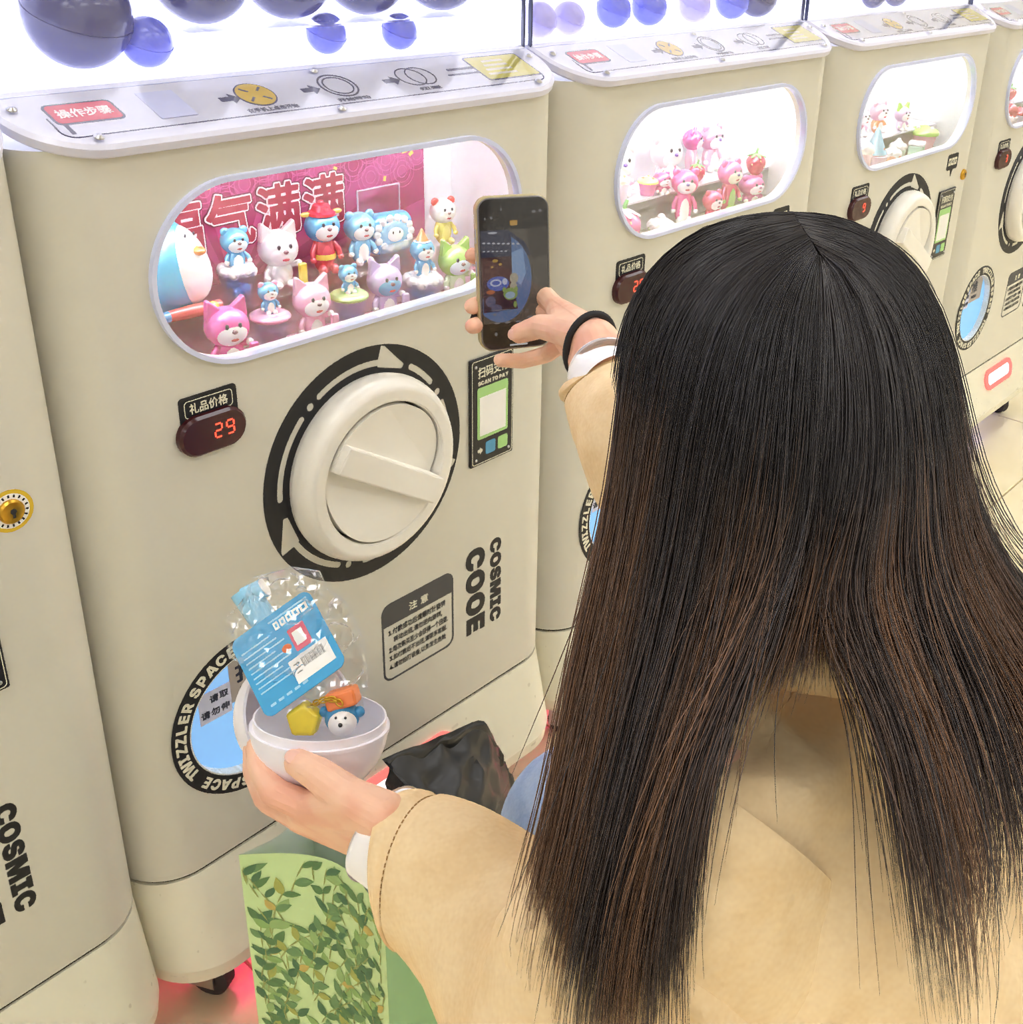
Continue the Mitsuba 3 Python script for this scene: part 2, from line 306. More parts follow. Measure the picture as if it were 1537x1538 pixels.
# label and lock
LOCK = ply(lathe([(.0, .006), (.006, .006), (.0095, .005), (.011, .003), (.011, 0)], 32, 'y', (.261, 0, .757)), 'brass', 30)
KEYH = ply(face(union_all([circ(.261, .7585, .0026), sbox(.2598, .7525, .2622, .758)]), -.0059, .0005), 'lamp_dark', False)
LABL = ply(face(union_all([rrect(.172, .222, .776, .808, .006), Polygon([(.190, .777), (.204, .777), (.197, .762)])]), 0, .0006), 'ink_black', False)
LABT = ply(face(union_all([rrect(.1775 + k * .0135, .1885 + k * .0135, .785, .800, .002).difference(rrect(.1805 + k * .0135, .1855 + k * .0135, .789, .796, .001)) for k in range(3)]), -.0006, .0003), 'ink_cream', False)
# sloping instruction panel: u along the row, v up the slope from the lip
SL = math.atan(.38); YP, ZP = -.012, 1.0445
def onslope(m, lift=0.):
    m = tm(m); M = np.eye(4); M[:3, 0] = (1, 0, 0); M[:3, 1] = (0, math.cos(SL), math.sin(SL)); M[:3, 2] = (0, -math.sin(SL), math.cos(SL)); M[:3, 3] = (0, YP, ZP)
    m.apply_translation((0, 0, lift)); m.apply_transform(M); return m
def flat(g, t=.0006): return trimesh.util.concatenate([trimesh.creation.extrude_polygon(p, t, engine='earcut') for p in up_polys(g)])
pan = rrect(-.327, .327, 0, .3, .07, 16).intersection(sbox(-.4, -.01, .4, .10))
def cross(p): return m3.CrossSection([np.array(p.exterior.coords[:-1])], m3.FillRule.EvenOdd)
lower = cross(pan.buffer(-.004)); upper = cross(pan)
PANEL = ply(onslope(m3.Manifold.batch_hull([lower.extrude(.0135).translate((0, 0, -.0115)), upper.extrude(.007).translate((0, 0, -.008))])), 'panel_white', 30)
COVER = ply(onslope(flat(rrect(-.305, .305, .012, .2, .05, 12).intersection(sbox(-.4, 0, .4, .086)), .002), .0034), 'pane', False)
PRINT = {
 'ink_ink': union_all([rrect(-.292, .292, .018, .3, .012).difference(rrect(-.2908, .2908, .0192, .3, .011)).intersection(sbox(-.4, 0, .4, .05)), rrect(-.288, -.226, .038, .070, .006), sbox(-.2835, .024, -.280, .040),
     *[Polygon([(x, .046), (x + .012, .046), (x + .012, .041), (x + .022, .0495), (x + .012, .058), (x + .012, .053), (x, .053)]) for x in (-.128, -.036, .068)],
     circ(-.004 + .014, .052, .0215).difference(circ(.01, .052, .0195)), circ(.01, .052, .0165).difference(circ(.01, .052, .0150)), circ(.108, .053, .018).difference(circ(.108, .053, .0165)), circ(.122, .053, .018).difference(circ(.122, .053, .0165)),
     circ(-.088, .052, .0205).difference(circ(-.088, .052, .019)), fit('在手机上点击开始', -.114, -.058, .0225, .0295), fit('开始转动', -.01, .03, .0225, .0285), fit('扭蛋', .10, .13, .025, .031),
     rrect(.158, .206, .046, .049, .001), rrect(.165, .21, .056, .060, .001), rrect(.205, .292, .028, .079, .004)]),
 'ink_red': rrect(-.286, -.228, .040, .068, .005), 'ink_paleblue': sbox(-.199, .030, -.163, .074),
 'ink_gold': circ(-.088, .052, .019), 'ink_yellow': rrect(.207, .290, .030, .077, .003)}
PRINT2 = {'ink_white': union_all([fit('操作步骤', -.281, -.233, .0475, .0605)]), 'ink_ink': union_all([affinity.rotate(sbox(-.107 + .003, .0508, -.088 - .007, .0532), q, origin=(-.088, .052)) for q in (45, 135, 225, 315)]), 'ink_cream': union_all([rrect(.215 + k * .004, .26, .038 + k * .009, .042 + k * .009, .001) for k in range(4)])}
for n_, h_ in (('ink_ink', '3d3b58'), ('ink_paleblue', 'c3c6e4'), ('ink_grey2', 'a29a96'), ('ink_navy', '22283c'), ('ink_slate', '3b3c40')): mat(n_, h_, .45)
PR = [(k, ply(onslope(flat(g, .0004), .0020 if k == 'ink_ink' else .0023), k, False)) for k, g in PRINT.items()] + [(k, ply(onslope(flat(g, .0002), .0027), k, False)) for k, g in PRINT2.items()]
SCREW = [(x, v) for x, v in ((-.312, .066), (-.268, .012), (-.02, .008), (.0, .079), (.268, .012), (.305, .066))]
SCR = ply(lathe([(.0, .0028), (.002, .0026), (.0042, .001), (.0046, 0)], 16, 'z'), 'chrome', 30)
# glass bin on top
ZB = 1.082
BINB = dict(ply(bx(-.318, .318, .078, .555, ZB - .012, ZB), 'panel_white', False), emitter=emit(BIN_LIGHT))
BINW = dict(ply(cat([bx(-.318, .318, .5, .555, ZB + .002, 1.6)]), 'panel_white', False), emitter=emit(BIN_LIGHT))
BING = ply(cat([bx(-.322, .322, .0735, .0765, ZB - .006, 1.6)]), 'pane', False)
BINS = [ply(bx(s * .3225 - .0012, s * .3225 + .0012, .078, .5, ZB - .006, 1.6), 'pane', False) for s in (-1, 1)]
BINE = [ply(bx(s * .3235 - .0012, s * .3235 + .0012, .0725, .0775, ZB - .006, 1.6), 'acrylic_dark', False) for s in (-1, 1)]
BINR = ply(cat([bx(-.322, .322, .068, .0735, ZB - .016, ZB - .004)]), 'acrylic_edge', False)
BINT = ply(bx(-.325, .325, .07, .56, 1.6, 1.66), 'paint_body', False)
mat('acrylic_dark', '3a3f58', .2, clear=.5)
# casters
wheel = lathe([(0, -.012), (.02, -.012), (.026, -.009), (.026, .009), (.02, .012), (0, .012)], 28, 'z'); wheel.apply_transform(trimesh.transformations.rotation_matrix(math.pi / 2, (0, 1, 0))); wheel.apply_translation((0, 0, .026))
WHEEL = ply(wheel, 'rubber', 30)
FORK = ply(cat([bx(-.017, -.014, -.012, .022, .02, .075), bx(.014, .017, -.012, .022, .02, .075), bx(-.024, .024, -.012, .032, .075, .08), bx(-.03, .03, -.03, .04, .093, .0975), lathe([(0, .08), (.012, .08), (.012, .094), (0, .094)], 20, 'z')]), 'chrome', 30)
HUB = ply(tube([(-.0155, 0, .026), (.0155, 0, .026)], .007, 12), 'chrome', 30)
mat('glow_strip', 'eeeeee', .5)
def glow(c): return dict(ply(bx(-.25, .25, .06, .09, .091, .097), 'glow_strip', False), emitter=emit(c))

WHICH = ['cream capsule machine at the left edge of the photo, mostly cut off', 'cream capsule machine in front with red lucky backboard and price 29', 'cream capsule machine half hidden by the long dark hair', 'cream capsule machine right of the head with pastel cup toys and price 9', 'cream capsule machine cut off by the right edge of the photo']
PRICE = ['29', '29', '28', '9', '3']
GLOW = [(3., .1, 1.6), (13., .15, 2.6), (14., .3, 4.5), (.8, .7, 2.6), (.7, .6, 3.0)]
mach = []
for k in range(5):
    dx, dy = ((.002, -.012) if k == 0 else (0, 0))
    x0 = MX + (k - 1) * PITCH + dx; w = T().translate([x0, dy, 0]); mach.append((x0, dy))
    m = thing('capsule_machine', WHICH[k], 'vending machine', 'row of capsule machines')
    def pt(path, p, lab=None, tw=w): return put(f'{m}__{path}', p, lab, tw=tw)
    pt('body', BODY); pt('base', BASE, 'yellowish cream flared base'); pt('seam', SEAM)
    pt('window_rim', RIM, 'clear acrylic rim of the show window'); pt('window_pane', PANE); pt('display_case', CASE); pt('display_case__light_strip', STRIP)
    pt('prize_door', FLAP, 'glowing pale blue round push flap'); pt('prize_door__opening', FLAPBOX); pt('prize_door__sticker', NOTE1); pt('prize_door__sticker_001', NOTE2); pt('prize_door__lettering', NTXT)
    pt('ring_sticker', RING, 'black ring sticker round the prize door'); pt('ring_sticker__lettering', TXT)
    pt('dial_sticker', DRING, 'black ring of arrows round the dial'); pt('dial', HOUSE); pt('dial__gap', GAP); pt('dial__knob', KNOB)
    pt('price_badge', BADGE, 'black price sticker'); pt('price_badge__lettering', BOXL); pt('price_display', PILL, 'dark red oval price display'); pt('price_display__digits', digits(PRICE[k], -.1955 + (.0 if len(PRICE[k]) == 2 else .004), .7565, .014))
    pt('pay_plate', PAY, 'black payment plate'); pt('pay_plate__lettering', PAYT); pt('pay_plate__label_frame', PAYG); pt('pay_plate__blank_label', PAYW); pt('pay_plate__icon', PAYB); pt('pay_plate__icon_001', PAYC); pt('pay_plate__screws', PAYS)
    pt('notice_sticker', NOTI, 'dark framed notice sticker'); pt('notice_sticker__heading', NOTH); pt('notice_sticker__lettering', NOTT)
    pt('side_lettering', WORD, 'bold black lettering running downwards')
    pt('base_lamp', LAMPI, 'white glowing lamp with red rim'); pt('base_lamp__rim', LAMPF)
    if k == 0:
        pt('lock_sticker', ply(face(circ(.261, .757, .0195, 24), 0, .0005), 'ink_gold', False), 'round yellow sticker round the lock')
        pt('lock_sticker__centre', ply(face(circ(.261, .757, .0160, 24), -.0005, .0003), 'ink_white', False)); pt('lock_sticker__lettering', ply(face(union_all([affinity.rotate(sbox(.261 - .0008, .757 + .0125, .261 + .0008, .757 + .0150), q, origin=(.261, .757)) for q in range(0, 360, 20)]), -.0008, .0002), 'ink_black', False))
    pt('lock', LOCK, 'small brass lock'); pt('lock__keyhole', KEYH); pt('lock_label', LABL); pt('lock_label__lettering', LABT)
    pt('instruction_panel', PANEL, 'white sloping panel with printed steps'); pt('instruction_panel__cover', COVER)
    for n, (mm, p) in enumerate(PR): pt('instruction_panel__print', p)
    for x, v in SCREW:
        q = onslope(trimesh.Trimesh([(x, v, .0046)], [], process=False)).vertices[0]
        pt('instruction_panel__screw', SCR, tw=w @ T().translate(list(map(float, q))).rotate([1, 0, 0], math.degrees(SL)))
    pt('capsule_bin', BING, 'clear lit bin on top'); pt('capsule_bin__floor_light', BINB); pt('capsule_bin__back_light', BINW); pt('capsule_bin__rail', BINR); pt('capsule_bin__roof', BINT)
    for q in BINS: pt('capsule_bin__side_pane', q)
    for q in BINE: pt('capsule_bin__edge', q)
    for sx in (-.25, .25):
        for y in (.04, .48):
            tw = w @ T().translate([sx, y, 0]).rotate([0, 0, 1], 25 if sx < 0 else -20)
            cst = pt('caster', FORK, 'small caster with metal fork', tw=tw).split('__')[1]
            pt(cst + '__wheel', WHEEL, tw=tw); pt(cst + '__axle', HUB, tw=tw)
    pt('floor_glow', glow(GLOW[k]), 'coloured light strip under the base')

# ---------------------------------------------------------------- what stands in the show windows
_mats = {}
def paint(h, rough=.35, clear=.3):
    if (h, rough) not in _mats: _mats[(h, rough)] = mat('paint_' + h + ('' if rough == .35 else '_matt'), h, rough, .5, clear=clear)
    return _mats[(h, rough)]
def at_machine(k, x, y, z): return np.array([mach[k][0] + x, mach[k][1] + y, z])
# the red lucky backboard of the machine in front
M1 = 'capsule_machine_001'; W1 = T().translate([mach[1][0], 0, 0])
for h_, n_ in (('7f1a42', 'board_red'), ('972e57', 'board_ray'), ('a8446e', 'board_wave'), ('4a1020', 'board_dark'), ('82202f', 'board_fill'), ('f2e6e8', 'board_white'), ('d9b840', 'board_gold'), ('9a5a6a', 'shelf_pink')): mat(n_, h_, .5)
put(M1 + '__backboard', ply(bx(-.27, .236, .1605, .1645, .80, 1.02), 'board_red', False), 'red lucky backboard with big lettering', tw=W1)
B = sbox(-.27, .805, .236, 1.018)
rays = union_all([Polygon([(-.05, .83), (-.05 + .5 * math.cos(math.radians(a)), .83 + .5 * math.sin(math.radians(a))), (-.05 + .5 * math.cos(math.radians(a + 9)), .83 + .5 * math.sin(math.radians(a + 9)))]) for a in range(3, 180, 18)]).intersection(B)
put(M1 + '__backboard__rays', ply(face(rays, .1605, .0003), 'board_ray', False), tw=W1)
wv = union_all([circ(x, z, r, 8).difference(circ(x, z, r - .0012, 8)) for x, z in [(-.2 + .05 * i + (.025 if j % 2 else 0), .93 + .018 * j) for i in range(9) for j in range(4)] for r in (.008, .014, .02)]).intersection(B)
put(M1 + '__backboard__waves', ply(face(wv, .1602, .0003), 'board_wave', False), tw=W1)
lt = affinity.rotate(fit('福气满满', -.140, .108, .884, .942, .06), 1., origin=(0, .9))
put(M1 + '__backboard__lettering', ply(face(lt.buffer(.0034), .1599, .0004), 'board_dark', False), tw=W1)
put(M1 + '__backboard__lettering_001', ply(face(lt.buffer(.0021), .1595, .0004), 'board_white', False), tw=W1)
put(M1 + '__backboard__lettering_002', ply(face(lt.buffer(.0004), .1591, .0004), 'board_fill', False), tw=W1)
cf = []
for x, z, a, s in [(-.135, .962, 10, .008), (-.10, .972, 40, .008), (-.20, .95, 20, .006), (.02, .972, 70, .01), (.05, .967, 15, .011), (.097, .946, 60, .008), (.205, .955, 5, .009), (.206, .963, 5, .009), (.165, .976, 30, .009), (.215, .95, 35, .007), (.172, .925, 80, .006), (-.03, .985, 20, .007), (.12, .985, 50, .006), (-.07, .95, 0, .005)]:
    cf.append(affinity.rotate(sbox(x - s / 2, z - s / 3, x + s / 2, z + s / 3), a))
put(M1 + '__backboard__confetti', ply(face(union_all(cf), .1602, .0004), 'board_gold', False), tw=W1)
put(M1 + '__backboard__confetti_001', ply(face(union_all([affinity.rotate(sbox(x - .003, z - .002, x + .003, z + .002), 30) for x, z in [(-.05, .97), (.08, .985), (.1, .965), (.19, .99), (.14, .96), (-.16, .978)]]), .1602, .0004), 'board_wave', False), tw=W1)
for q in range(3): put(M1 + '__shelf_board', ply(rbox(-.286, .286, .014 + q * .049, .061 + q * .049, .797, .7995, .0008, 6), 'shelf_pink', False), tw=W1)
STEP1 = [ply(bx(-.285, .24, .078, .1585, .8425, .8445), 'pane', False), ply(bx(-.285, .24, .078, .0795, .80, .8425), 'pane', False)]
for q in STEP1: put(M1 + '__clear_step', q, tw=W1)
for k in (2, 3, 4):
    wk = T().translate([mach[k][0], 0, 0])
    put(f'capsule_machine_{k:03d}__clear_step', ply(bx(-.285, .285, .085, .163, .8425, .8455), 'panel_white', False), tw=wk)
    put(f'capsule_machine_{k:03d}__clear_step', ply(bx(-.285, .285, .085, .0865, .80, .8425), 'pane', False), tw=wk)

def critter(k, x, y, z, h, w, head, face_c, body, label, ears='round', ear_c=None, belly='f4f1ee', nose='5a3a3a', hat=None, hold=None, sit=True, yaw=-12, group='toy figures in the show windows', mouth=True):
    """A little vinyl animal, h tall and w wide: head, muzzle, ears, body, arms and feet."""
    t = thing('toy_figure', label, 'toy', group); hr = w / 2 * .98
    hz = min(.33 * h, hr * .93); hc = np.array([0, 0, h - hz * 1.02 - (.06 * h if ears else 0)]); bh = hc[2] - hz * .75
    w_ = T().translate(list(map(float, at_machine(k, x, y, z)))).rotate([0, 0, 1], yaw)
    def pt(n, m, c, sm=True): return put(f'{t}__{n}', ply(m, paint(c), sm), tw=w_)
    pt('head', ball(hc, (hr, hr * .9, hz), 3), head)
    pt('muzzle', ball(hc + (0, -hr * .30, -hz * .12), (hr * .80, hr * .66, hz * .74), 3), face_c)
    pt('nose', ball(hc + (0, -hr * .95, hz * .02), (hr * .13, hr * .10, hz * .11), 2), nose)
    for s in (-1, 1):
        pt('eye', ball(hc + (s * hr * .30, -hr * .84, hz * .28), (hr * .085, hr * .06, hz * .13), 2), '1e1a20')
        if ears == 'round': pt('ear', ball(hc + (s * hr * .68, -hr * .05, hz * .80), (hr * .32, hr * .18, hz * .34), 2), ear_c or head)
        if ears == 'cat':
            a = np.array([hc + (s * hr * .30, 0, hz * .88), hc + (s * hr * .86, 0, hz * .50), hc + (s * hr * .80, -hr * .05, hz * 1.36)])
            pt('ear', m3.Manifold.batch_hull([m3.Manifold.sphere(hr * .10, 12).translate(tuple(map(float, q + (0, dy, 0)))) for q in a for dy in (-hr * .08, hr * .1)]), ear_c or head, 40)
        if ears == 'long': pt('ear', tube([hc + (s * hr * .4, 0, hz * .8), hc + (s * hr * .55, -.1 * hr, hz * 1.5), hc + (s * hr * .75, -.1 * hr, hz * 1.9)], [hr * .16, hr * .22, hr * .08], 10), ear_c or head)
    if mouth: pt('mouth', ball(hc + (0, -hr * .80, -hz * .36), (hr * .26, hr * .14, hz * .15), 2), 'b8323c')
    br = hr * .66
    pt('body', ball((0, 0, bh * .55), (br, br * .85, bh * .62), 3), body)
    pt('belly', ball((0, -br * .38, bh * .50), (br * .68, br * .55, bh * .46), 2), belly)
    for s in (-1, 1):
        sh = np.array([s * br * .80, -br * .2, bh * .86]); en = np.array([s * br * 1.28, -br * .65, bh * (.45 if (s < 0 or hold is None) else .95)])
        pt('arm', tube([sh, (sh + en) / 2 + (s * br * .15, 0, 0), en], [br * .24, br * .25, br * .22], 10), body)
        pt('paw', ball(en, br * .27, 2), belly)
        pt('foot', ball((s * br * .55, -br * (.85 if sit else .2), bh * .13), (br * .36, br * .45, max(bh * .16, .003)), 2), belly)
    if hat == 'lucky':
        pt('hat', lathe([(0, hz * 1.35), (hr * .45, hz * 1.3), (hr * .55, hz * .95), (hr * .78, hz * .85), (hr * .8, hz * .7), (0, hz * .7)], 24, 'z', hc), 'c41f2d', 30); pt('hat_button', ball(hc + (0, 0, hz * 1.42), hr * .16, 2), 'c41f2d')
        for s in (-1, 1): pt('hat_wing', ball(hc + (s * hr * .95, 0, hz * .8), (hr * .3, hr * .12, hz * .16), 2), 'e0b93a')
        pt('sash', lathe([(br * 1.03, bh * .42), (br * 1.06, bh * .5), (br * 1.03, bh * .58)], 24, 'z'), 'e8c23a')
    if hat == 'cone': pt('hat', lathe([(0, hz * 1.9), (hr * .12, hz * 1.75), (hr * .5, hz * .85), (hr * .62, hz * .8), (hr * .62, hz * .7), (0, hz * .7)], 20, 'z', hc), 'e8793a', 30); pt('hat_band', lathe([(hr * .6, hz * .72), (hr * .7, hz * .78), (hr * .6, hz * .86)], 20, 'z', hc), 'f6efe6', 30)
    if hold: pt('held_stick', rbox(br * 1.1, br * 1.75, -br * 1.15, -br * .75, bh * .05, bh * .98, br * .15, 10), hold, 30)
    return t
BLUE = '3f93d2'
G = 'toy figures in the window of the machine in front'
critter(1, -.133, .052, .80, .065, .046, 'e5489c', 'eef2f8', 'e5489c', 'hot pink hooded animal toy at the lower left of the lucky window', 'cat', group=G, hold='e5489c')
critter(1, -.029, .050, .80, .068, .042, 'efa3c8', 'eef2f8', 'efa3c8', 'light pink animal toy between two ring pots in the lucky window', 'cat', group=G, hold='efa3c8')
critter(1, .076, .054, .80, .066, .042, 'b79ce0', '5aa2dc', 'c9b2ea', 'purple eared toy with blue face in the front row of the lucky window', 'cat', belly='f2f0f8', group=G, hold='c9b2ea')
critter(1, .188, .056, .80, .066, .042, '8fd04a', 'cfe6f2', 'd9efc4', 'lime green eared toy at the right end of the lucky window', 'cat', group=G, hold='9bd65a')
critter(1, -.024, .110, .846, .066, .045, 'f3f3f6', 'ffffff', 'f1f1f4', 'white animal toy holding a yellow tag in the lucky window', 'cat', 'f6d6dc', group=G, hold='ecc52f')
critter(1, .041, .116, .846, .072, .041, BLUE, 'f2f4f8', 'b9252f', 'toy in red robe and red lucky hat', None, belly='c9313a', group=G, hat='lucky')
critter(1, .094, .116, .846, .064, .038, '58a8dc', 'e6f0f8', '4a9ad8', 'pale blue toy standing right of the red hat toy', 'round', group=G)
critter(1, .222, .112, .846, .060, .034, 'f2eee2', 'f8f5ee', 'd6c23a', 'cream toy with red ears and yellow body beside the white wall', 'round', 'd0342c', belly='e0cf52', group=G)
# the big egg-shaped toy and its crayon
t = thing('egg_toy', 'big egg-shaped blue toy with white front at the left end of the lucky window', 'toy'); wt = T().translate(list(map(float, at_machine(1, -.150, .116, .846)))).rotate([0, 0, 1], 15)
egg = ball((0, 0, .045), (.036, .032, .048), 4); egg.vertices[:, :2] *= (1.12 - 5.2 * (egg.vertices[:, 2:3] - .02)).clip(.55, 1.15)
put(t + '__body', ply(egg, paint('3d9ad6'), True), tw=wt)
fr_ = ball((.006, -.009, .046), (.031, .028, .042), 4); fr_.vertices[:, :2] *= (1.1 - 4.6 * (fr_.vertices[:, 2:3] - .02)).clip(.55, 1.12)
put(t + '__front', ply(fr_, paint('f4f6fb'), True), tw=wt)
put(t + '__beak', ply(ball((.010, -.030, .064), (.007, .008, .0045), 3), paint('e07a32'), True), tw=wt)
for s in (-1, 1): put(t + '__eye', ply(ball((.008 + s * .006, -.0225, .0795), (.0012, .001, .002), 2), paint('1e1a20'), True), tw=wt)
put(t + '__tuft', ply(ball((0, 0, .0945), (.004, .004, .004), 2), paint('3d9ad6'), True), tw=wt)
t = thing('toy_crayon', 'red and blue toy crayon lying before the big blue egg toy', 'toy'); a_, b_ = at_machine(1, -.192, .086, .8515), at_machine(1, -.108, .082, .8515)
put(t + '__tip', ply(tube([a_, a_ * .8 + b_ * .2], [.0052, .0056], 14), paint('3d7fd0'), 40)); put(t + '__barrel', ply(tube([a_ * .8 + b_ * .2, (a_ + b_) / 2, a_ * .12 + b_ * .88], [.0058, .007, .0058], 14), paint('c63a34'), 40)); put(t + '__knob', ply(ball(a_ * .25 + b_ * .75 + (0, -.005, .002), .0055, 3), paint('e8c23a'), True))
# pots and rings with riders
def pot(k, x, y, z, r, h, glass, lid, label, lid_c, flare=1.15, bits=None):
    t = thing('toy_pot', label, 'toy pot'); w_ = T().translate(list(map(float, at_machine(k, x, y, z))))
    put(t + '__cup', ply(lathe([(0, 0), (r * .75, 0), (r * .8, .002), (r, h * .55), (r * flare, h), (r * flare - .0012, h), (r - .0012, h * .55), (r * .75 - .001, .0035), (0, .003)], 28, 'z'), glass, 40), tw=w_)
    if lid == 'ring': put(t + '__ring', ply(lathe([(r * .55 + .45 * r * math.cos(a), h + r * .30 + .30 * r * math.sin(a)) for a in np.linspace(0, 2 * math.pi, 17)][::1], 32, 'z').apply_scale((1.35, 1.35, 1)), paint(lid_c), 40), tw=w_)
    else:
        put(t + '__foam', ply(cat([ball((r * .8 * math.cos(a), r * .8 * math.sin(a), h + .001 * math.sin(3 * a)), r * .36, 2) for a in np.linspace(0, 2 * math.pi, 9)[:-1]] + [ball((0, 0, h), (r * .9, r * .9, r * .3), 2)]), paint(lid_c), True), tw=w_)
    for q in range(5):
        a = q * 1.3; put(t + '__bead', ply(ball((r * .4 * math.cos(a), r * .4 * math.sin(a), .008 + h * .12 * (q % 3)), r * .3, 2), paint(bits or lid_c), True), tw=w_)
    return t
mat('pot_blue', '8cc4ea', .08, .5, clear=.6); mat('pot_clear', 'd9c3dc', .08, .5, clear=.6)
scene['clear_tint'] = {'type': 'thindielectric', 'int_ior': 1.35, 'specular_transmittance': rgb((.80, .84, .98))}
pot(1, -.081, .104, .846, .018, .030, 'clear_tint', 'foam', 'blue pot with white foam top at the left of the lucky window', 'f6f7fb', bits='2f83d8')
pot(1, .136, .056, .80, .021, .030, 'clear_tint', 'foam', 'clear blue cup with white foam top at the right of the lucky window', 'f6f7fb', bits='5ab0e8')
pot(1, -.079, .055, .80, .016, .032, 'clear_tint', 'ring', 'clear pot under a pink swim ring in the lucky window', 'ef8cbc', bits='d8468e')
pot(1, .023, .052, .80, .016, .032, 'clear_tint', 'ring', 'clear pot under a green swim ring in the lucky window', '9bd65a', bits='c9a6d8')
critter(1, -.081, .104, .878, .046, .030, BLUE, 'd9ebf8', BLUE, 'blue animal toy sitting in a foam topped blue pot', 'round', group=G)
critter(1, .136, .056, .832, .048, .030, BLUE, 'e6f0f8', BLUE, 'blue toy with orange party hat sitting in a foam topped cup', None, hat='cone', group=G)
critter(1, -.079, .055, .840, .036, .022, BLUE, 'eef4fb', BLUE, 'small blue toy riding the pink swim ring', 'round', 'e58ab8', group=G)
critter(1, .023, .052, .840, .034, .022, BLUE, 'eef4fb', '4a9ad8', 'small blue toy riding the green swim ring', 'round', group=G)
# the pouch toy in a clear stand
t = thing('clear_stand', 'clear folded stand behind the blue pouch toy', 'display stand'); wt = T().translate(list(map(float, at_machine(1, .140, .122, .846))))
put(t + '__back', ply(bx(-.032, .032, .012, .0135, 0, .078), 'pane', False), tw=wt); put(t + '__front', ply(bx(-.032, .032, -.026, -.0245, 0, .02), 'pane', False), tw=wt); put(t + '__foot', ply(bx(-.032, .032, -.0245, .012, 0, .0015), 'pane', False), tw=wt)
for q in (-1, 1): put(t + '__edge', ply(bx(q * .032 - .0006, q * .032 + .0006, .0118, .0137, 0, .078), 'acrylic_edge', False), tw=wt)
put(t + '__edge', ply(bx(-.032, .032, .0118, .0137, .0775, .079), 'acrylic_edge', False), tw=wt)
t = thing('pouch_toy', 'blue pouch toy with white cloud frill in the clear stand', 'toy'); wt = T().translate(list(map(float, at_machine(1, .140, .118, .848)))).rotate([0, 0, 1], -10)
put(t + '__pouch', ply(rbox(-.029, .029, -.013, .013, 0, .05, .0125, 20), paint('3a83d0'), 40), tw=wt)
put(t + '__frill', ply(cat([ball((.023 * math.cos(a), -.0115, .027 + .018 * math.sin(a)), (.005, .003, .005), 2) for a in np.linspace(0, 2 * math.pi, 15)[:-1]]), paint('f2f6fc'), True), tw=wt)
put(t + '__panel', ply(ball((0, -.012, .027), (.019, .004, .015), 3), paint('6fb2e6'), True), tw=wt)
put(t + '__cloud', ply(ball((.0, -.0145, .026), (.011, .003, .009), 3), paint('f4f7fc'), True), tw=wt)
for s in (-1, 1): put(t + '__eye', ply(ball((s * .0045, -.0172, .029), (.001, .0006, .0018), 2), paint('1e1a20'), True), tw=wt)

# ---- the strawberry window
G2 = 'toys in the window of the machine behind the head'
PK, PW = 'd8407f', 'f6eaf0'
for (x, y, z, h, w, head, fc, lab, ya) in [(-.075, .125, .846, .078, .052, 'f3e4ec', 'ffffff', 'white bear toy at the left end of the strawberry window', -25), (.045, .126, .846, .078, .054, 'f0dfe8', 'f8f2f6', 'white and pink bear toy at the back of the strawberry window', -15), (.122, .132, .846, .078, .036, 'd84a8a', 'f6e4ee', 'bright pink bear toy at the back of the strawberry window', 25), (.178, .134, .846, .078, .044, 'e58fb8', 'fdf6fa', 'pale pink bear toy highest at the back of the strawberry window', -10)]:
    critter(2, x, y, z, h, w, head, fc, 'e8a0c4', lab, 'round', nose='5a3a96', group=G2, yaw=ya, mouth=False)
critter(2, .015, .066, .80, .088, .042, PK, 'e6d6e0', PK, 'deep pink bear toy left of the melon toy in the strawberry window', 'round', nose='45306e', group=G2, yaw=-40)
critter(2, .125, .058, .80, .088, .042, 'd8508c', 'e9e3d0', 'c83a5a', 'pink bear toy in a green melon bowl in the strawberry window', 'round', nose='4a3060', belly='8cb85a', group=G2)
critter(2, .205, .066, .80, .050, .046, 'd4508e', 'f0dce6', 'd4508e', 'pink bear toy under a strawberry at the right of the strawberry window', 'round', nose='7a2a5a', belly='f2f0e4', group=G2)
critter(2, .070, .050, .80, .048, .034, 'c9304e', 'f0dde0', 'c9304e', 'red toy with white cream hat at the front of the strawberry window', 'round', nose='3a2030', group=G2)
def strawberry(k, x, y, z, r, c, label, leaf='f4f2ea'):
    t = thing('strawberry_toy', label, 'toy'); w_ = T().translate(list(map(float, at_machine(k, x, y, z))))
    b = ball((0, 0, r), (r, r, r * 1.08), 3); b.vertices[:, :2] *= (.72 + .33 * b.vertices[:, 2:3] / r / 1.5).clip(.5, 1.05)
    put(t + '__berry', ply(b, paint(c), True), tw=w_)
    for a in np.arange(6) * 1.047:
        put(t + '__leaf', ply(ball((0, 0, 0), (r * .52, r * .2, r * .07), 2).apply_transform(trimesh.transformations.rotation_matrix(.35, (0, 1, 0))).apply_translation((r * .45, 0, r * 1.98)).apply_transform(trimesh.transformations.rotation_matrix(a, (0, 0, 1))), paint(leaf), True), tw=w_)
    put(t + '__stalk', ply(tube([(0, 0, r * 2), (0, 0, r * 2.3), (.2 * r, 0, r * 2.6)], [r * .12, r * .12, r * .1], 8), paint('63a84a'), True), tw=w_)
    for q in range(9):
        a = q * 2.4; zz = r * (.7 + .12 * q); rr = r * .98 * math.sqrt(max(0, 1 - ((zz - r) / r / 1.08) ** 2)) * (.72 + .33 * zz / r / 1.5)
        put(t + '__seed', ply(ball((rr * math.cos(a), rr * math.sin(a), zz), (r * .06, r * .06, r * .1), 1), paint('f0d8a0'), True), tw=w_)
strawberry(2, -.150, .050, .80, .025, 'd8588c', 'pink strawberry toy with white petals at the lower left of the strawberry window')
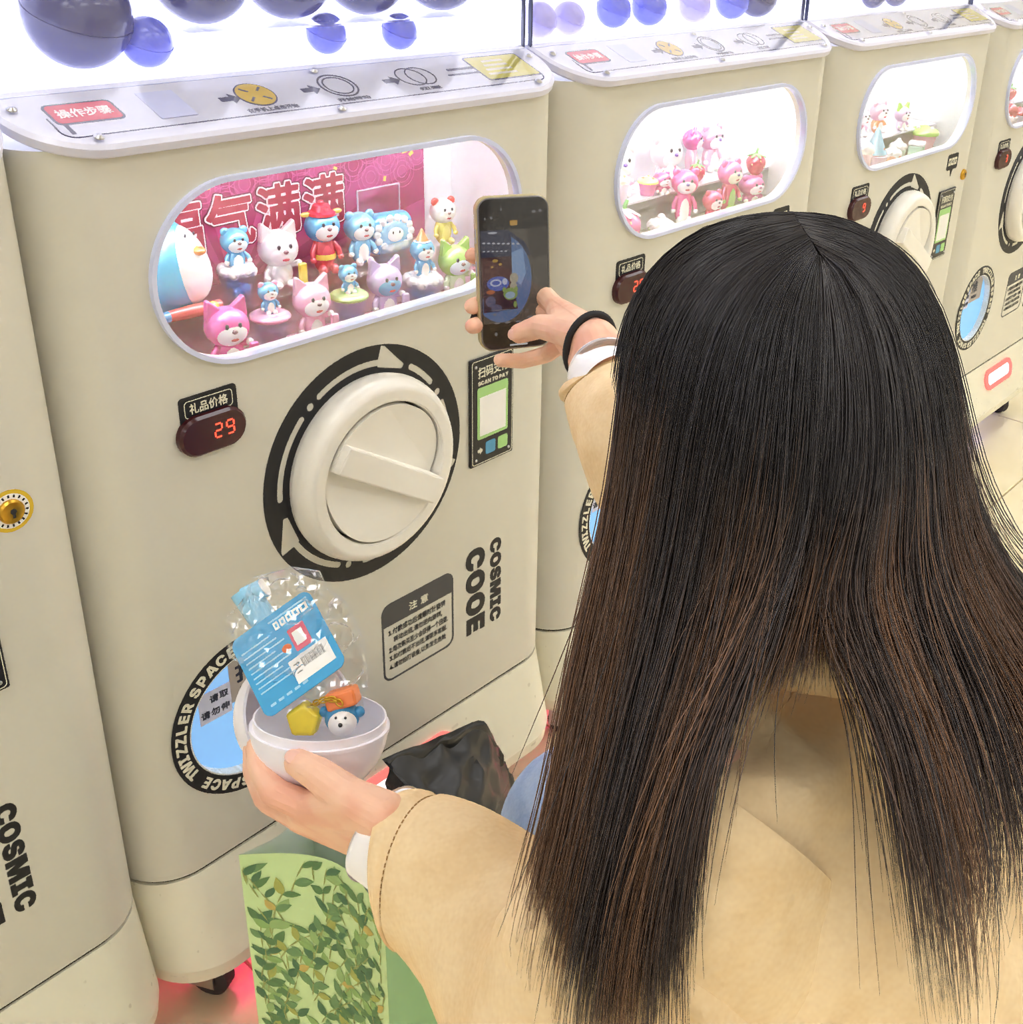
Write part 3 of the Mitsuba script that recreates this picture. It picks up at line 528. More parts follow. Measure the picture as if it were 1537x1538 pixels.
strawberry(2, .095, .100, .846, .013, 'b82038', 'small red strawberry toy amid the bears of the strawberry window', '6fb050')
strawberry(2, .215, .068, .845, .0165, 'b01f36', 'red strawberry toy on top of the pink bear at the right', '5ea848')
def cup(k, x, y, z, r, h, c, top, label, top_c, kind='cream', name='cup_toy'):
    t = thing(name, label, 'toy'); w_ = T().translate(list(map(float, at_machine(k, x, y, z))))
    put(t + '__cup', ply(lathe([(0, 0), (r * .7, 0), (r * .74, .001), (r, h), (r * .9, h * 1.02), (0, h * 1.02)], 28, 'z'), paint(c), 40), tw=w_)
    if kind == 'cream': m = cat([ball((r * .55 * math.cos(a), r * .55 * math.sin(a), h * 1.1), r * .5, 2) for a in np.arange(6) * 1.047] + [ball((0, 0, h * 1.25), r * .6, 2), ball((0, 0, h * 1.25 + r * .5), r * .3, 2)])
    elif kind == 'cone': m = lathe([(0, h + r * 2.2), (r * .15, h + r * 2.), (r * .9, h + r * .1), (0, h)], 24, 'z')
    elif kind == 'ball': m = ball((0, 0, h + r * .6), r * .85, 3)
    else: m = lathe([(0, h * 1.0), (r * 1.12, h * 1.0), (r * 1.15, h * 1.12), (r * 1.0, h * 1.3), (r * .3, h * 1.5), (0, h * 1.5)], 28, 'z')
    put(t + '__topping', ply(m, paint(top_c), 50), tw=w_)
    for s in (0, 2.1, 4.2): put(t + '__sprinkle', ply(ball((r * .6 * math.cos(s - 1.5), r * .6 * math.sin(s - 1.5), h * 1.25 + r * .2), r * .16, 1), paint(top), True), tw=w_)
cup(2, -.110, .095, .846, .016, .030, 'd9c4dc', 'e7a86a', 'pale ice cream cup toy below the white bear', 'f6efe6')
cup(2, -.035, .098, .846, .014, .018, 'd65a8a', 'd97a3a', 'pink cup toy with orange slice near the middle of the strawberry window', 'eec95a', 'lid')
cup(2, -.075, .040, .80, .020, .016, 'a7b070', 'f6f2e8', 'green tart toy with white cream at the front of the strawberry window', 'f4f0e6', 'cream', 'tart_toy')
cup(2, .030, .106, .846, .018, .016, 'f3ece8', 'c2354a', 'white cream cake toy between the bears', 'f6f1ee', 'cream', 'cake_toy')
critter(2, -.012, .090, .846, .034, .030, 'cf4a86', 'f2dce8', 'cf4a86', 'small pink bear toy with white flower before the mango cup', 'round', group=G2)
# ---- the pastel window
cup(3, -.125, .040, .80, .018, .045, 'ecc0cc', 'f6f0f0', 'tall pink cup toy at the lower left of the pastel window', 'f6eeee', 'lid')
cup(3, -.055, .050, .80, .024, .030, 'e3b6d2', 'd98a5a', 'wide lilac cup toy with blue cone in the pastel window', '8cc8e6', 'cone')
cup(3, .010, .046, .80, .018, .022, 'd98a66', 'f6f0f0', 'orange cup toy with white cream in the pastel window', 'f4f2ee')
cup(3, .062, .060, .80, .017, .026, 'c9dcc8', 'f6f6f0', 'pale green cup toy with white cream in the pastel window', 'f6f6f2')
t = thing('gift_box_toy', 'small mint green gift box toy with white lid in the pastel window', 'toy'); wt = T().translate(list(map(float, at_machine(3, .125, .050, .80)))).rotate([0, 0, 1], 20)
put(t + '__box', ply(rbox(-.017, .017, -.015, .015, 0, .026, .002, 8), paint('a9d8b4'), 30), tw=wt); put(t + '__lid', ply(rbox(-.018, .018, -.016, .016, .026, .032, .002, 8), paint('f2f6f0'), 30), tw=wt)
cup(3, .205, .075, .80, .027, .034, 'dca0a8', 'f4f4ee', 'pink cake toy with lime green top at the right of the pastel window', '9ad64a', 'lid', 'cake_toy')
critter(3, .140, .098, .846, .050, .034, 'd9b0d6', 'f2e6f2', 'd9b0d6', 'lilac toy with lime hat in the pastel window', 'cat', '9ad64a', group='toys in the pastel window')
critter(3, .075, .118, .846, .062, .040, 'e3a0bc', 'f6eaf0', 'e0905a', 'pink and orange toy at the back of the pastel window', 'round', group='toys in the pastel window')
critter(3, .005, .118, .846, .056, .036, 'e9bcd0', 'f8eef4', 'e0a0c0', 'pale pink toy leaning on the framed card', 'round', group='toys in the pastel window')
t = thing('framed_card', 'pink framed card standing at the back of the pastel window', 'card'); wt = T().translate(list(map(float, at_machine(3, -.090, .150, .846))))
put(t + '__card', ply(bx(-.075, .055, -.002, 0, 0, .055), paint('f0c4d4'), False), tw=wt)
put(t + '__frame', ply(face(rrect(-.075, .055, 0, .055, .002).difference(rrect(-.069, .049, .005, .048, .002)), -.002, .002), paint('b8343c'), False), tw=wt)
for x, c, r in ((-.05, 'e0a94a', .009), (-.02, 'd77a9a', .012), (.015, 'b8343c', .010)): put(t + '__print', ply(face(circ(x, .02, r, 10), -.002, .0008), paint(c), False), tw=wt)
# ---- the last window
cup(4, -.120, .038, .80, .020, .030, 'e6dcee', 'd6423a', 'lilac cup toy with red fruit at the left of the last window', 'f4eef4')
cup(4, -.055, .052, .80, .020, .030, 'e8e0ee', 'd6423a', 'white cup toy with red fruit in the last window', 'c93a44', 'ball')
critter(4, .030, .116, .846, .060, .045, '5aa2d8', 'e6f2fa', '5aa2d8', 'blue toy at the back of the last window', 'round')
strawberry(4, .085, .112, .846, .014, 'c93a34', 'red strawberry toy at the back of the last window', '6fb050')

# ---------------------------------------------------------------- capsules in the lit bins
mat('capsule_blue', '1c1b5c', .12, .6, clear=.8); mat('capsule_clear', '4c56c8', .15, .6, clear=.8); mat('capsule_pale', 'a9a0e0', .2, .5, clear=.6)
def capsule_ball(k, x, y, z, r, m, label, g):
    t = thing('capsule', label, 'capsule', g); w_ = T().translate(list(map(float, at_machine(k, x, y, z)))).rotate([1, .3, 0], 20)
    put(t + '__upper', ply(ball((0, 0, 0), r, 4).slice_plane((0, 0, 0), (0, 0, 1)), m, True), tw=w_)
    put(t + '__lower', ply(ball((0, 0, 0), r, 4).slice_plane((0, 0, 0), (0, 0, -1)), m, True), tw=w_)
    put(t + '__rim', ply(lathe([(r - .0005, -.0012), (r + .0008, -.001), (r + .0008, .001), (r - .0005, .0012)], 48, 'z'), m, 40), tw=w_)
for x, y, z, r, lb in [(-.192, .150, 1.1305, .0475, 'big dark blue capsule at the top left corner of the photo'), (-.072, .135, 1.166, .048, 'big dark blue capsule second from the left in the lit bin'), (.030, .135, 1.165, .047, 'big dark blue capsule third from the left in the lit bin'), (.133, .135, 1.1645, .0465, 'big dark blue capsule fourth from the left in the lit bin'), (.245, .135, 1.165, .047, 'big dark blue capsule at the right end of the front bin')]:
    capsule_ball(1, x, y, z, r, 'capsule_blue', lb, 'capsules in the lit bin in front')
for n, (x, y, r) in enumerate([(-.137, .132, .0232), (.066, .122, .021), (.158, .110, .0195)]):
    capsule_ball(1, x, y, ZB + r, r, 'capsule_clear', 'small violet blue capsule in the front bin, ' + ('beside the biggest one', 'in the middle', 'rightmost')[n], 'capsules in the lit bin in front')
for n, (x, y, r, m) in enumerate([(-.275, .105, .022, 'capsule_pale'), (-.215, .108, .021, 'capsule_pale'), (-.090, .135, .024, 'capsule_clear'), (-.015, .130, .025, 'capsule_clear'), (.085, .122, .024, 'capsule_pale'), (.190, .125, .026, 'capsule_clear'), (.262, .125, .032, 'capsule_blue')]):
    capsule_ball(2, x, y, ZB + r, r, m, 'small capsule in the second lit bin, ' + ('first', 'second', 'third', 'fourth', 'fifth', 'sixth', 'seventh')[n] + ' from the left', 'capsules in the second lit bin')
for n, (x, y, r) in enumerate([(-.03, .11, .022), (.06, .11, .022)]):
    capsule_ball(3, x, y, ZB + r, r, 'capsule_blue', 'dark capsule at the top edge of the third lit bin, ' + ('left', 'right')[n] + ' one', 'capsules in the third lit bin')
put(M1 + '__capsule_bin__clear_tray', ply(cat([bx(-.122, .312, .082, .19, 1.1155, 1.1175)]), 'pane', False), tw=W1)
cup(4, .005, .050, .80, .022, .030, 'cfc8ea', 'd6423a', 'violet cup toy with red top further right in the last window', 'c93a44', 'lid')

# ---------------------------------------------------------------- the young woman crouching before the machine
def skin_fn(p, n, uv):
    a = mikit.fbm(p.x * 40, p.y * 40, p.z * 40, 3)
    return mikit.mix(lin('ebbfa4'), lin('e0a48c'), mikit.smoothstep(.35, .75, a) * .8)
mat('skin', mikit.proc(skin_fn), .45, .4)
def wool_fn(p, n, uv):
    a = mikit.fbm(p.x * 30, p.y * 30, p.z * 30, 3); b = mikit.noise(p.x * 420, p.y * 420, p.z * 420)
    return mikit.mix(lin('ebd3aa'), lin('d8ba8c'), mikit.smoothstep(.3, .7, a) * .45 + .35 * b + .15 * mikit.noise(p.x * 260, p.y * 260, p.z * 260))
def wool_bump(p, n, uv):
    return .0012 * mikit.fbm(p.x * 300, p.y * 300, p.z * 300, 2) + .0022 * mikit.noise(p.x * 90, p.y * 90, p.z * 90)
scene['wool'] = {'type': 'twosided', 'bsdf': {'type': 'bumpmap', 'arbitrary': mikit.proc(wool_bump, 4e-4), 'scale': 1.0,
    'bsdf': {'type': 'principled', 'base_color': mikit.proc(wool_fn), 'roughness': .85, 'specular': .2, 'sheen': .25, 'sheen_tint': .5}}}
mat('stitch_brown', '9a7444', .8); mat('cotton_white', 'f2f2f6', .8)
def denim_fn(p, n, uv):
    a = mikit.fbm(p.x * 60, p.y * 60, p.z * 60, 3); b = mikit.noise(p.x * 700, p.y * 700, p.z * 300)
    return mikit.mix(lin('aec4e6'), lin('8ba6d2'), .6 * mikit.smoothstep(.3, .7, a) + .4 * b)
mat('denim', mikit.proc(denim_fn), .8); mat('tie_black', '1c1b1e', .7); mat('nail', 'e9b9a6', .25, clear=.5); mat('eye_white', 'f2efea', .2); mat('eye_dark', '1c1410', .15); mat('lip', 'c4766c', .4); mat('shoe_white', 'e8e6e2', .5)

def A3(*p): return [np.array(q, float) for q in p]
def chain(pts, rs, seg=20):
    s = [m3.Manifold.sphere(r, seg).translate(tuple(map(float, p))) for p, r in zip(pts, rs)]
    return [m3.Manifold.batch_hull([a, b]) for a, b in zip(s, s[1:])]
def blob(ms, edge, it=12):
    m = m3.Manifold.batch_boolean(ms, m3.OpType.Add).refine_to_length(edge); t = tm(m); t = trimesh.Trimesh(t.vertices, t.faces, process=True)
    if it: trimesh.smoothing.filter_taubin(t, iterations=it)
    return t
person = thing('person', 'person with long dark hair in camel wool coat crouching with phone and capsule', 'person')
# head: F the way it looks, L its left
HC = np.array((1.0262, -0.6039, 0.9773)); HF = np.array([.44, .89, -.12]); HF /= np.linalg.norm(HF); HL = np.cross([0, 0, 1], HF); HL /= np.linalg.norm(HL); HU = np.cross(HF, HL)
def hd(f, l, u): return HC + f * HF + l * HL + u * HU
def ell(c, rf, rl, ru, seg=32):
    m = np.eye(4); m[:3, 0], m[:3, 1], m[:3, 2], m[:3, 3] = HF * rf, HL * rl, HU * ru, c
    return m3.Manifold.sphere(1., seg).transform(m[:3])
NECK = hd(-.035, 0, -.125)
TF = np.array([-.22, .975, 0]); TL = np.array([-.975, -.22, 0])
base = NECK + np.array([0, 0, -.045])
lsh, rsh = base + .150 * TL + (0, 0, -.03), base - .150 * TL + (0, 0, -.03)
lel, rel = np.array((0.8123, -0.6412, 0.6551)), np.array((1.0887, -0.4793, 0.8572))
HIP = np.array((1.05, -.79, .27)); lhip, rhip = HIP + .09 * TL, HIP - .09 * TL
lkn, rkn = np.array((0.9796, -0.5054, 0.5724)), np.array((1.16, -.45, .545)); lan, ran = np.array((.985, -.63, .085)), np.array((1.19, -.62, .085))
# left hand, palm up under the capsule
lw = A3((0.8196, -0.4582, 0.6694), (0.8283, -0.4339, 0.6336))
LF = [A3((0.7903, -0.3987, 0.6692), (0.7814, -0.3734, 0.6730), (0.7867, -0.3513, 0.6775), (0.7958, -0.3343, 0.6820)),
      A3((0.7976, -0.3793, 0.6457), (0.7913, -0.3487, 0.6467), (0.7986, -0.3248, 0.6521), (0.8095, -0.3087, 0.6586)),
      A3((0.8083, -0.3630, 0.6240), (0.8043, -0.3301, 0.6224), (0.8133, -0.3058, 0.6266), (0.8237, -0.2922, 0.6336)),
      A3((0.8218, -0.3514, 0.6056), (0.8194, -0.3195, 0.6006), (0.8254, -0.2982, 0.6052), (0.8333, -0.2863, 0.6105))]
LT = A3((0.8078, -0.4563, 0.6873), (0.7989, -0.4373, 0.6945), (0.7950, -0.4074, 0.7007), (0.7929, -0.3883, 0.7008))
# right hand, round the back of the phone
rw = A3((1.1692, -0.3333, 0.8993), (1.1780, -0.3163, 0.8776))
RF = [A3((1.2493, -0.2162, 0.8804), (1.2812, -0.1545, 0.8847), (1.2642, -0.1180, 0.9033), (1.2233, -0.1254, 0.9189)),
      A3((1.2483, -0.2208, 0.8728), (1.2771, -0.1541, 0.8623), (1.2485, -0.1270, 0.8657), (1.2030, -0.1457, 0.8754)),
      A3((1.2423, -0.2282, 0.8651), (1.2684, -0.1626, 0.8461), (1.2374, -0.1379, 0.8494), (1.1916, -0.1571, 0.8603)),
      A3((1.2265, -0.2474, 0.8606), (1.2470, -0.2074, 0.8298), (1.2273, -0.1921, 0.8236), (1.2000, -0.1876, 0.8306))]
RT = A3((1.1869, -0.3002, 0.8900), (1.1893, -0.2773, 0.8884), (1.1972, -0.2421, 0.8815), (1.1963, -0.2157, 0.8673))
def hand(wr, F, Th, elbow):
    ms = chain([elbow, (wr[0] + wr[1]) / 2 * .75 + elbow * .25], [.036, .029])
    S = lambda p, r: m3.Manifold.sphere(r, 20).translate(tuple(map(float, p)))
    mid = (wr[0] + wr[1]) / 2 * .75 + elbow * .25
    ms.append(m3.Manifold.batch_hull([S(mid, .028), S(wr[0], .020), S(wr[1], .020)]))
    kn = [f[0] for f in F]
    ms.append(m3.Manifold.batch_hull([S(wr[0], .0195), S(wr[1], .0195), S(kn[0], .0115), S(kn[1], .012), S(kn[2], .0115), S(kn[3], .0105)]))
    ms.append(m3.Manifold.batch_hull([S(wr[0], .0185), S(Th[0], .0165), S(Th[1], .014), S(kn[0], .011)]))
    for f, r in zip(F, (.0098, .0102, .0096, .0086)): ms += chain(f, [r * 1.12, r * 1.02, r * .93, r * .82], 16)
    ms += chain(Th, [.0165, .0138, .0118, .0098], 16)
    return ms
skull = [ell(hd(-.012, 0, .025), .080, .066, .074), ell(hd(.025, 0, -.025), .062, .060, .082)]
ms = list(skull) + chain([hd(-.02, 0, -.06), base], [.05, .056])
ms += [m3.Manifold.batch_hull([m3.Manifold.sphere(.009, 12).translate(tuple(map(float, hd(.088, 0, .005)))), m3.Manifold.sphere(.012, 12).translate(tuple(map(float, hd(.094, 0, -.028)))), m3.Manifold.sphere(.015, 12).translate(tuple(map(float, hd(.075, 0, -.025))))])]
for s in (-1, 1): ms.append(ell(hd(-.005, s * .076, -.01), .018, .008, .030, 16))
torso = m3.Manifold.batch_hull([m3.Manifold.sphere(r, 24).translate(tuple(map(float, q))) for q, r in ((base + (0, 0, -.03), .045), (lsh + (0, 0, -.04), .035), (rsh + (0, 0, -.04), .035), (lhip, .11), (rhip, .11), (.5 * base + .5 * HIP + .02 * TF, .12))])
ms += [torso] + chain([lsh, lel], [.05, .04]) + chain([rsh, rel], [.05, .04]) + hand(lw, LF, LT, lel) + hand(rw, RF, RT, rel)
for h_, k_, a_ in ((lhip, lkn, lan), (rhip, rkn, ran)): ms += chain([h_, k_, a_], [.09, .06, .04])
body_ = blob(ms, .0042, 8)
put(person + '__body', ply(body_, 'skin', True))
for s in (-1, 1):
    put(person + '__eye', ply(ball(hd(.074, s * .031, .005), .0125, 2), 'eye_white', True)); put(person + '__iris', ply(ball(hd(.0835, s * .031, .004), .0055, 2), 'eye_dark', True))
put(person + '__lips', ply(tm(ell(hd(.080, 0, -.058), .010, .021, .008, 16)), 'lip', True))
def nail(tip, before, out, key):
    ax = tip - before; ax /= np.linalg.norm(ax); o = out - ax * (out @ ax); o /= np.linalg.norm(o); s_ = np.cross(ax, o); m = np.eye(4)
    m[:3, 0], m[:3, 1], m[:3, 2], m[:3, 3] = ax * .0068, s_ * .0056, o * .0022, tip + o * .0078 + ax * .001
    b = ball((0, 0, 0), 1., 3); b.apply_transform(m); put(key, ply(b, 'nail', True))
AWAY = np.array((.71473, .55180, -.42975)); TOWARD = -AWAY
nail(RT[3], RT[2], TOWARD, person + '__thumb_nail'); nail(LT[3], LT[2], TOWARD * .6 + np.array([0, 0, .8]), person + '__thumb_nail')

# coat
def sleeve(pts, radii, end, seed):
    """A sleeve swept along a spline, with a rolled hem and its seam at the wrist end, folds along it."""
    n = 90; p = spline(pts, n); t = np.linspace(0, 1, n); d = np.r_[0, np.cumsum(np.linalg.norm(np.diff(p, axis=0), axis=1))]; L = d[-1] - d
    r = np.interp(t, np.linspace(0, 1, len(radii)), radii)
    hem = np.where(L < .0045, -.006 * ((.0045 - L) / .0045) ** 2, 0) - .0030 * np.exp(-((L - .017) / .0022) ** 2) + .002 * np.exp(-((L - .009) / .006) ** 2)
    m = tube(p, r + hem, 72, caps=False)
    v = m.vertices.reshape(n, 72, 3); c = p[:, None]; q = v - c
    f = meshkit.fbm(v * np.array([9., 9., 9.]), 3, seed) - .5; g = meshkit.noise(v * 26., seed + 5) - .5
    fade = np.clip((L - .02) / .10, 0, 1)[:, None]
    k2 = .5 - np.abs(meshkit.noise(v * np.array([15., 15., 11.]), seed + 9) - .5) * 2
    amp = 1 + (.30 * f + .06 * g + .09 * k2) * fade
    v2 = (c + q * amp[..., None]).reshape(-1, 3)
    ins = []                                                       # the lining, going back inside
    for k in range(12):
        z = k / 11; ins.append(p[-1] + (p[-1 - int(z * 9)] - p[-1]) + q[-1] * (.90 - .06 * z))
    F = m.faces; nv = len(v2); rows = [v2.reshape(n, 72, 3)[-1]] + ins; vv = np.vstack([v2] + ins); ff = [F]; a0 = (n - 1) * 72
    for k in range(12):
        b0 = nv + k * 72; i = np.arange(72); j = (i + 1) % 72
        ff += [np.c_[a0 + i, a0 + j, b0 + j], np.c_[a0 + i, b0 + j, b0 + i]]; a0 = b0
    return trimesh.Trimesh(vv, np.vstack(ff), process=False)
cuffL, cuffR = np.array((0.8106, -0.4678, 0.6421)), np.array((1.1495, -0.3534, 0.8874))
S = lambda p, r: m3.Manifold.sphere(r, 32).translate(tuple(map(float, p)))
mid = .5 * base + .5 * HIP
tors = [m3.Manifold.batch_hull([S(base + .045 * TL + (0, 0, -.015), .075), S(base - .045 * TL + (0, 0, -.015), .075), S(base - .03 * TF + (0, 0, -.02), .078), S(lsh + (0, 0, -.02), .074), S(rsh + (0, 0, -.02), .074), S(mid + .09 * TL, .125), S(mid - .09 * TL, .125), S(mid - .05 * TF + (0, 0, .05), .13)]),
        m3.Manifold.batch_hull([S(mid + .09 * TL, .125), S(mid - .09 * TL, .125), S(HIP + .10 * TL + (0, 0, .02), .150), S(HIP - .10 * TL + (0, 0, .02), .150), S(HIP + .02 * TF + (0, 0, -.06), .15)])]
tors += chain([lsh + (0, 0, -.02), .45 * lsh + .55 * lel + (-.0, -.01, 0)], [.078, .085], 32)
coat_t = blob(tors, .008, 30); nrm = coat_t.vertex_normals; v = coat_t.vertices
w1 = meshkit.fbm(v * np.array([7., 7., 5.]), 3, 3) - .5; w2 = meshkit.noise(v * np.array([20., 20., 14.]), 8) - .5
fd = np.array([.25, -.55, -.80]); fd /= np.linalg.norm(fd); fx = np.cross(fd, nrm.mean(0) + TL); fx /= np.linalg.norm(fx); fy = np.cross(fd, fx); q3 = np.c_[v @ fd * 3.2, v @ fx * 13., v @ fy * 13.]; w3 = meshkit.noise(q3, 31) - .5; w4 = .5 - 2 * np.abs(meshkit.noise(q3 * 1.7 + 4., 32) - .5)
coat_t.vertices = v + nrm * (.040 * w3 + .018 * w4 - .017)[:, None] + nrm * (.045 * (w1 + .15) + .014 * w2 + .014 * (.5 - 2 * np.abs(meshkit.noise(v * np.array([9., 9., 5.]), 21) - .5)))[:, None]
ul = .5 * lsh + .5 * lel + np.array((-.005, -.01, -.01))
sl_l = sleeve([lsh + (.02, .0, 0), ul, lel, np.array((0.8208, -0.5521, 0.6440)), cuffL], [.07, .088, .084, .058, .0500], 1, 11)
sl_r = sleeve([rsh, (rsh + rel) / 2 + np.array((.02, 0, -.02)), rel, rel * .5 + cuffR * .5 + np.array((0, 0, -.012)), cuffR], [.065, .072, .066, .052, .0395], 1, 23)
collar = blob(chain([base + .070 * np.array([math.cos(a), math.sin(a), .25 * math.sin(a - 1.8)]) + (0, 0, .03) for a in np.linspace(0, 2 * math.pi, 15)], [.024] * 15, 14), .008, 10)
put(person + '__coat', ply(cat([coat_t, collar]), 'wool', True), 'camel wool coat')
put(person + '__sleeve', ply(sl_l, 'wool', True), 'wide wool sleeve with rolled hem'); put(person + '__sleeve', ply(sl_r, 'wool', True))
def stitches(m, key):
    g = m.vertices[:90 * 72].reshape(90, 72, 3); c = g.mean(1); d = np.linalg.norm(c - c[-1], axis=1); k = int(np.argmin(np.abs(d - .017))); r = c[k] + (g[k] - c[k]) * 1.004
    put(key, ply(cat([tube(r[[i, (i + 1) % 72]] * .82 + r[[(i + 1) % 72, i]] * .18, .0007, 5) for i in range(72)]), 'stitch_brown', True))
stitches(sl_l, person + '__sleeve__stitching'); stitches(sl_r, person + '__sleeve_001__stitching')
def shirt(c, axis, r, n_):
    ax = axis / np.linalg.norm(axis); e = .006 if n_ == 0 else -.005; p = [c - ax * .03, c + ax * e * .5, c + ax * e, c + ax * (e + .001), c + ax * .001]
    put(person + '__shirt_cuff', ply(tube(p, [r * .96, r * .96, r, r * .93, r * .88], 40, caps=False), 'cotton_white', True), 'white shirt cuff')
shirt(np.array((0.8180, -0.4539, 0.6561)), (lw[0] + lw[1]) / 2 - np.array((0.8270, -0.5117, 0.6481)), .0365, 0); shirt(cuffR, cuffR - rel, .0315, 1)
tc = np.array((1.1619, -0.3373, 0.8961)); ax = (rw[0] + rw[1]) / 2 - rel; ax /= np.linalg.norm(ax); u_ = np.cross(ax, TOWARD); u_ /= np.linalg.norm(u_); v_ = np.cross(ax, u_)
tc = (rw[0] + rw[1]) / 2 + ax * .004
ang = np.linspace(0, 2 * math.pi, 41); side = (rw[1] - rw[0]); side -= ax * (side @ ax); hw_ = np.linalg.norm(side) / 2; side /= np.linalg.norm(side); other_side = np.cross(ax, side)
put(person + '__hair_tie', ply(tube([tc + side * (hw_ + .0205) * math.cos(a) + other_side * .0225 * math.sin(a) for a in ang], .0033, 10, False), 'tie_black', True), 'black hair tie round the wrist')
jeans = blob(chain([lhip, lkn, lan], [.105, .078, .055], 28) + chain([rhip, rkn, ran], [.105, .078, .055], 28), .010, 15)
jeans.vertices = jeans.vertices + jeans.vertex_normals * (.010 * (meshkit.fbm(jeans.vertices * 16., 2, 4) - .5))[:, None]
put(person + '__jeans', ply(jeans, 'denim', True), 'light blue jeans')
for a_ in (lan, ran):
    q = a_ + TF * .09
    put(person + '__shoe', ply(tm(m3.Manifold.batch_hull([S((a_[0], a_[1], .04), .038), S((q[0], q[1], .034), .034), S((a_[0], a_[1], .075), .04)])), 'shoe_white', True))

# hair: guide locks from the crown, many strands between them
LG = [[(1.0332, -0.5897, 1.0886), (0.9912, -0.5472, 1.0734), (0.9654, -0.5270, 1.0330), (0.9325, -0.5427, 0.9814), (0.9031, -0.5615, 0.9316), (0.8680, -0.5789, 0.8859), (0.8341, -0.5960, 0.8425), (0.8056, -0.6118, 0.7981), (0.7783, -0.6220, 0.7510), (0.7678, -0.6294, 0.7243)],
 [(1.0162, -0.6046, 1.0878), (0.9597, -0.5790, 1.0732), (0.9308, -0.5679, 1.0394), (0.9112, -0.5726, 0.9890), (0.8842, -0.5879, 0.9361), (0.8519, -0.6027, 0.8867), (0.8173, -0.6197, 0.8423), (0.7868, -0.6338, 0.7967), (0.7626, -0.6440, 0.7551), (0.7542, -0.6494, 0.7341)],
 [(0.9994, -0.6190, 1.0879), (0.9464, -0.6022, 1.0678), (0.9136, -0.6016, 1.0372), (0.8950, -0.6061, 0.9890), (0.8714, -0.6168, 0.9360), (0.8401, -0.6310, 0.8889), (0.8074, -0.6462, 0.8500), (0.7767, -0.6584, 0.8065), (0.7565, -0.6640, 0.7657), (0.7379, -0.6739, 0.7220)],
 [(0.9912, -0.6274, 1.0867), (0.9376, -0.6216, 1.0632), (0.9076, -0.6262, 1.0306), (0.8896, -0.6306, 0.9833), (0.8676, -0.6400, 0.9348), (0.8323, -0.6546, 0.8921), (0.7992, -0.6679, 0.8549), (0.7722, -0.6774, 0.8094), (0.7535, -0.6843, 0.7697), (0.7309, -0.6965, 0.7164)],
 [(0.9869, -0.6318, 1.0854), (0.9339, -0.6370, 1.0605), (0.9053, -0.6475, 1.0226), (0.8888, -0.6533, 0.9761), (0.8683, -0.6615, 0.9315), (0.8320, -0.6743, 0.8897), (0.7981, -0.6858, 0.8534), (0.7704, -0.6938, 0.8088), (0.7532, -0.7018, 0.7698), (0.7323, -0.7143, 0.7190)],
 [(0.9825, -0.6362, 1.0842), (0.9364, -0.6500, 1.0596), (0.9089, -0.6640, 1.0191), (0.8948, -0.6726, 0.9731), (0.8745, -0.6783, 0.9319), (0.8392, -0.6873, 0.8966), (0.8042, -0.6971, 0.8606), (0.7776, -0.7040, 0.8192), (0.7605, -0.7097, 0.7835), (0.7394, -0.7261, 0.7273)],
 [(0.9827, -0.6381, 1.0819), (0.9391, -0.6612, 1.0545), (0.9154, -0.6768, 1.0136), (0.9014, -0.6854, 0.9675), (0.8772, -0.6908, 0.9321), (0.8420, -0.6972, 0.9002), (0.8114, -0.7030, 0.8720), (0.7876, -0.7112, 0.8383), (0.7697, -0.7200, 0.7971), (0.7520, -0.7358, 0.7474)],
 [(0.9834, -0.6390, 1.0820), (0.9457, -0.6693, 1.0550), (0.9230, -0.6861, 1.0142), (0.9080, -0.6935, 0.9680), (0.8837, -0.6964, 0.9357), (0.8483, -0.7003, 0.9066), (0.8192, -0.7062, 0.8856), (0.7977, -0.7117, 0.8613), (0.7805, -0.7193, 0.8277), (0.7706, -0.7269, 0.8015)]]
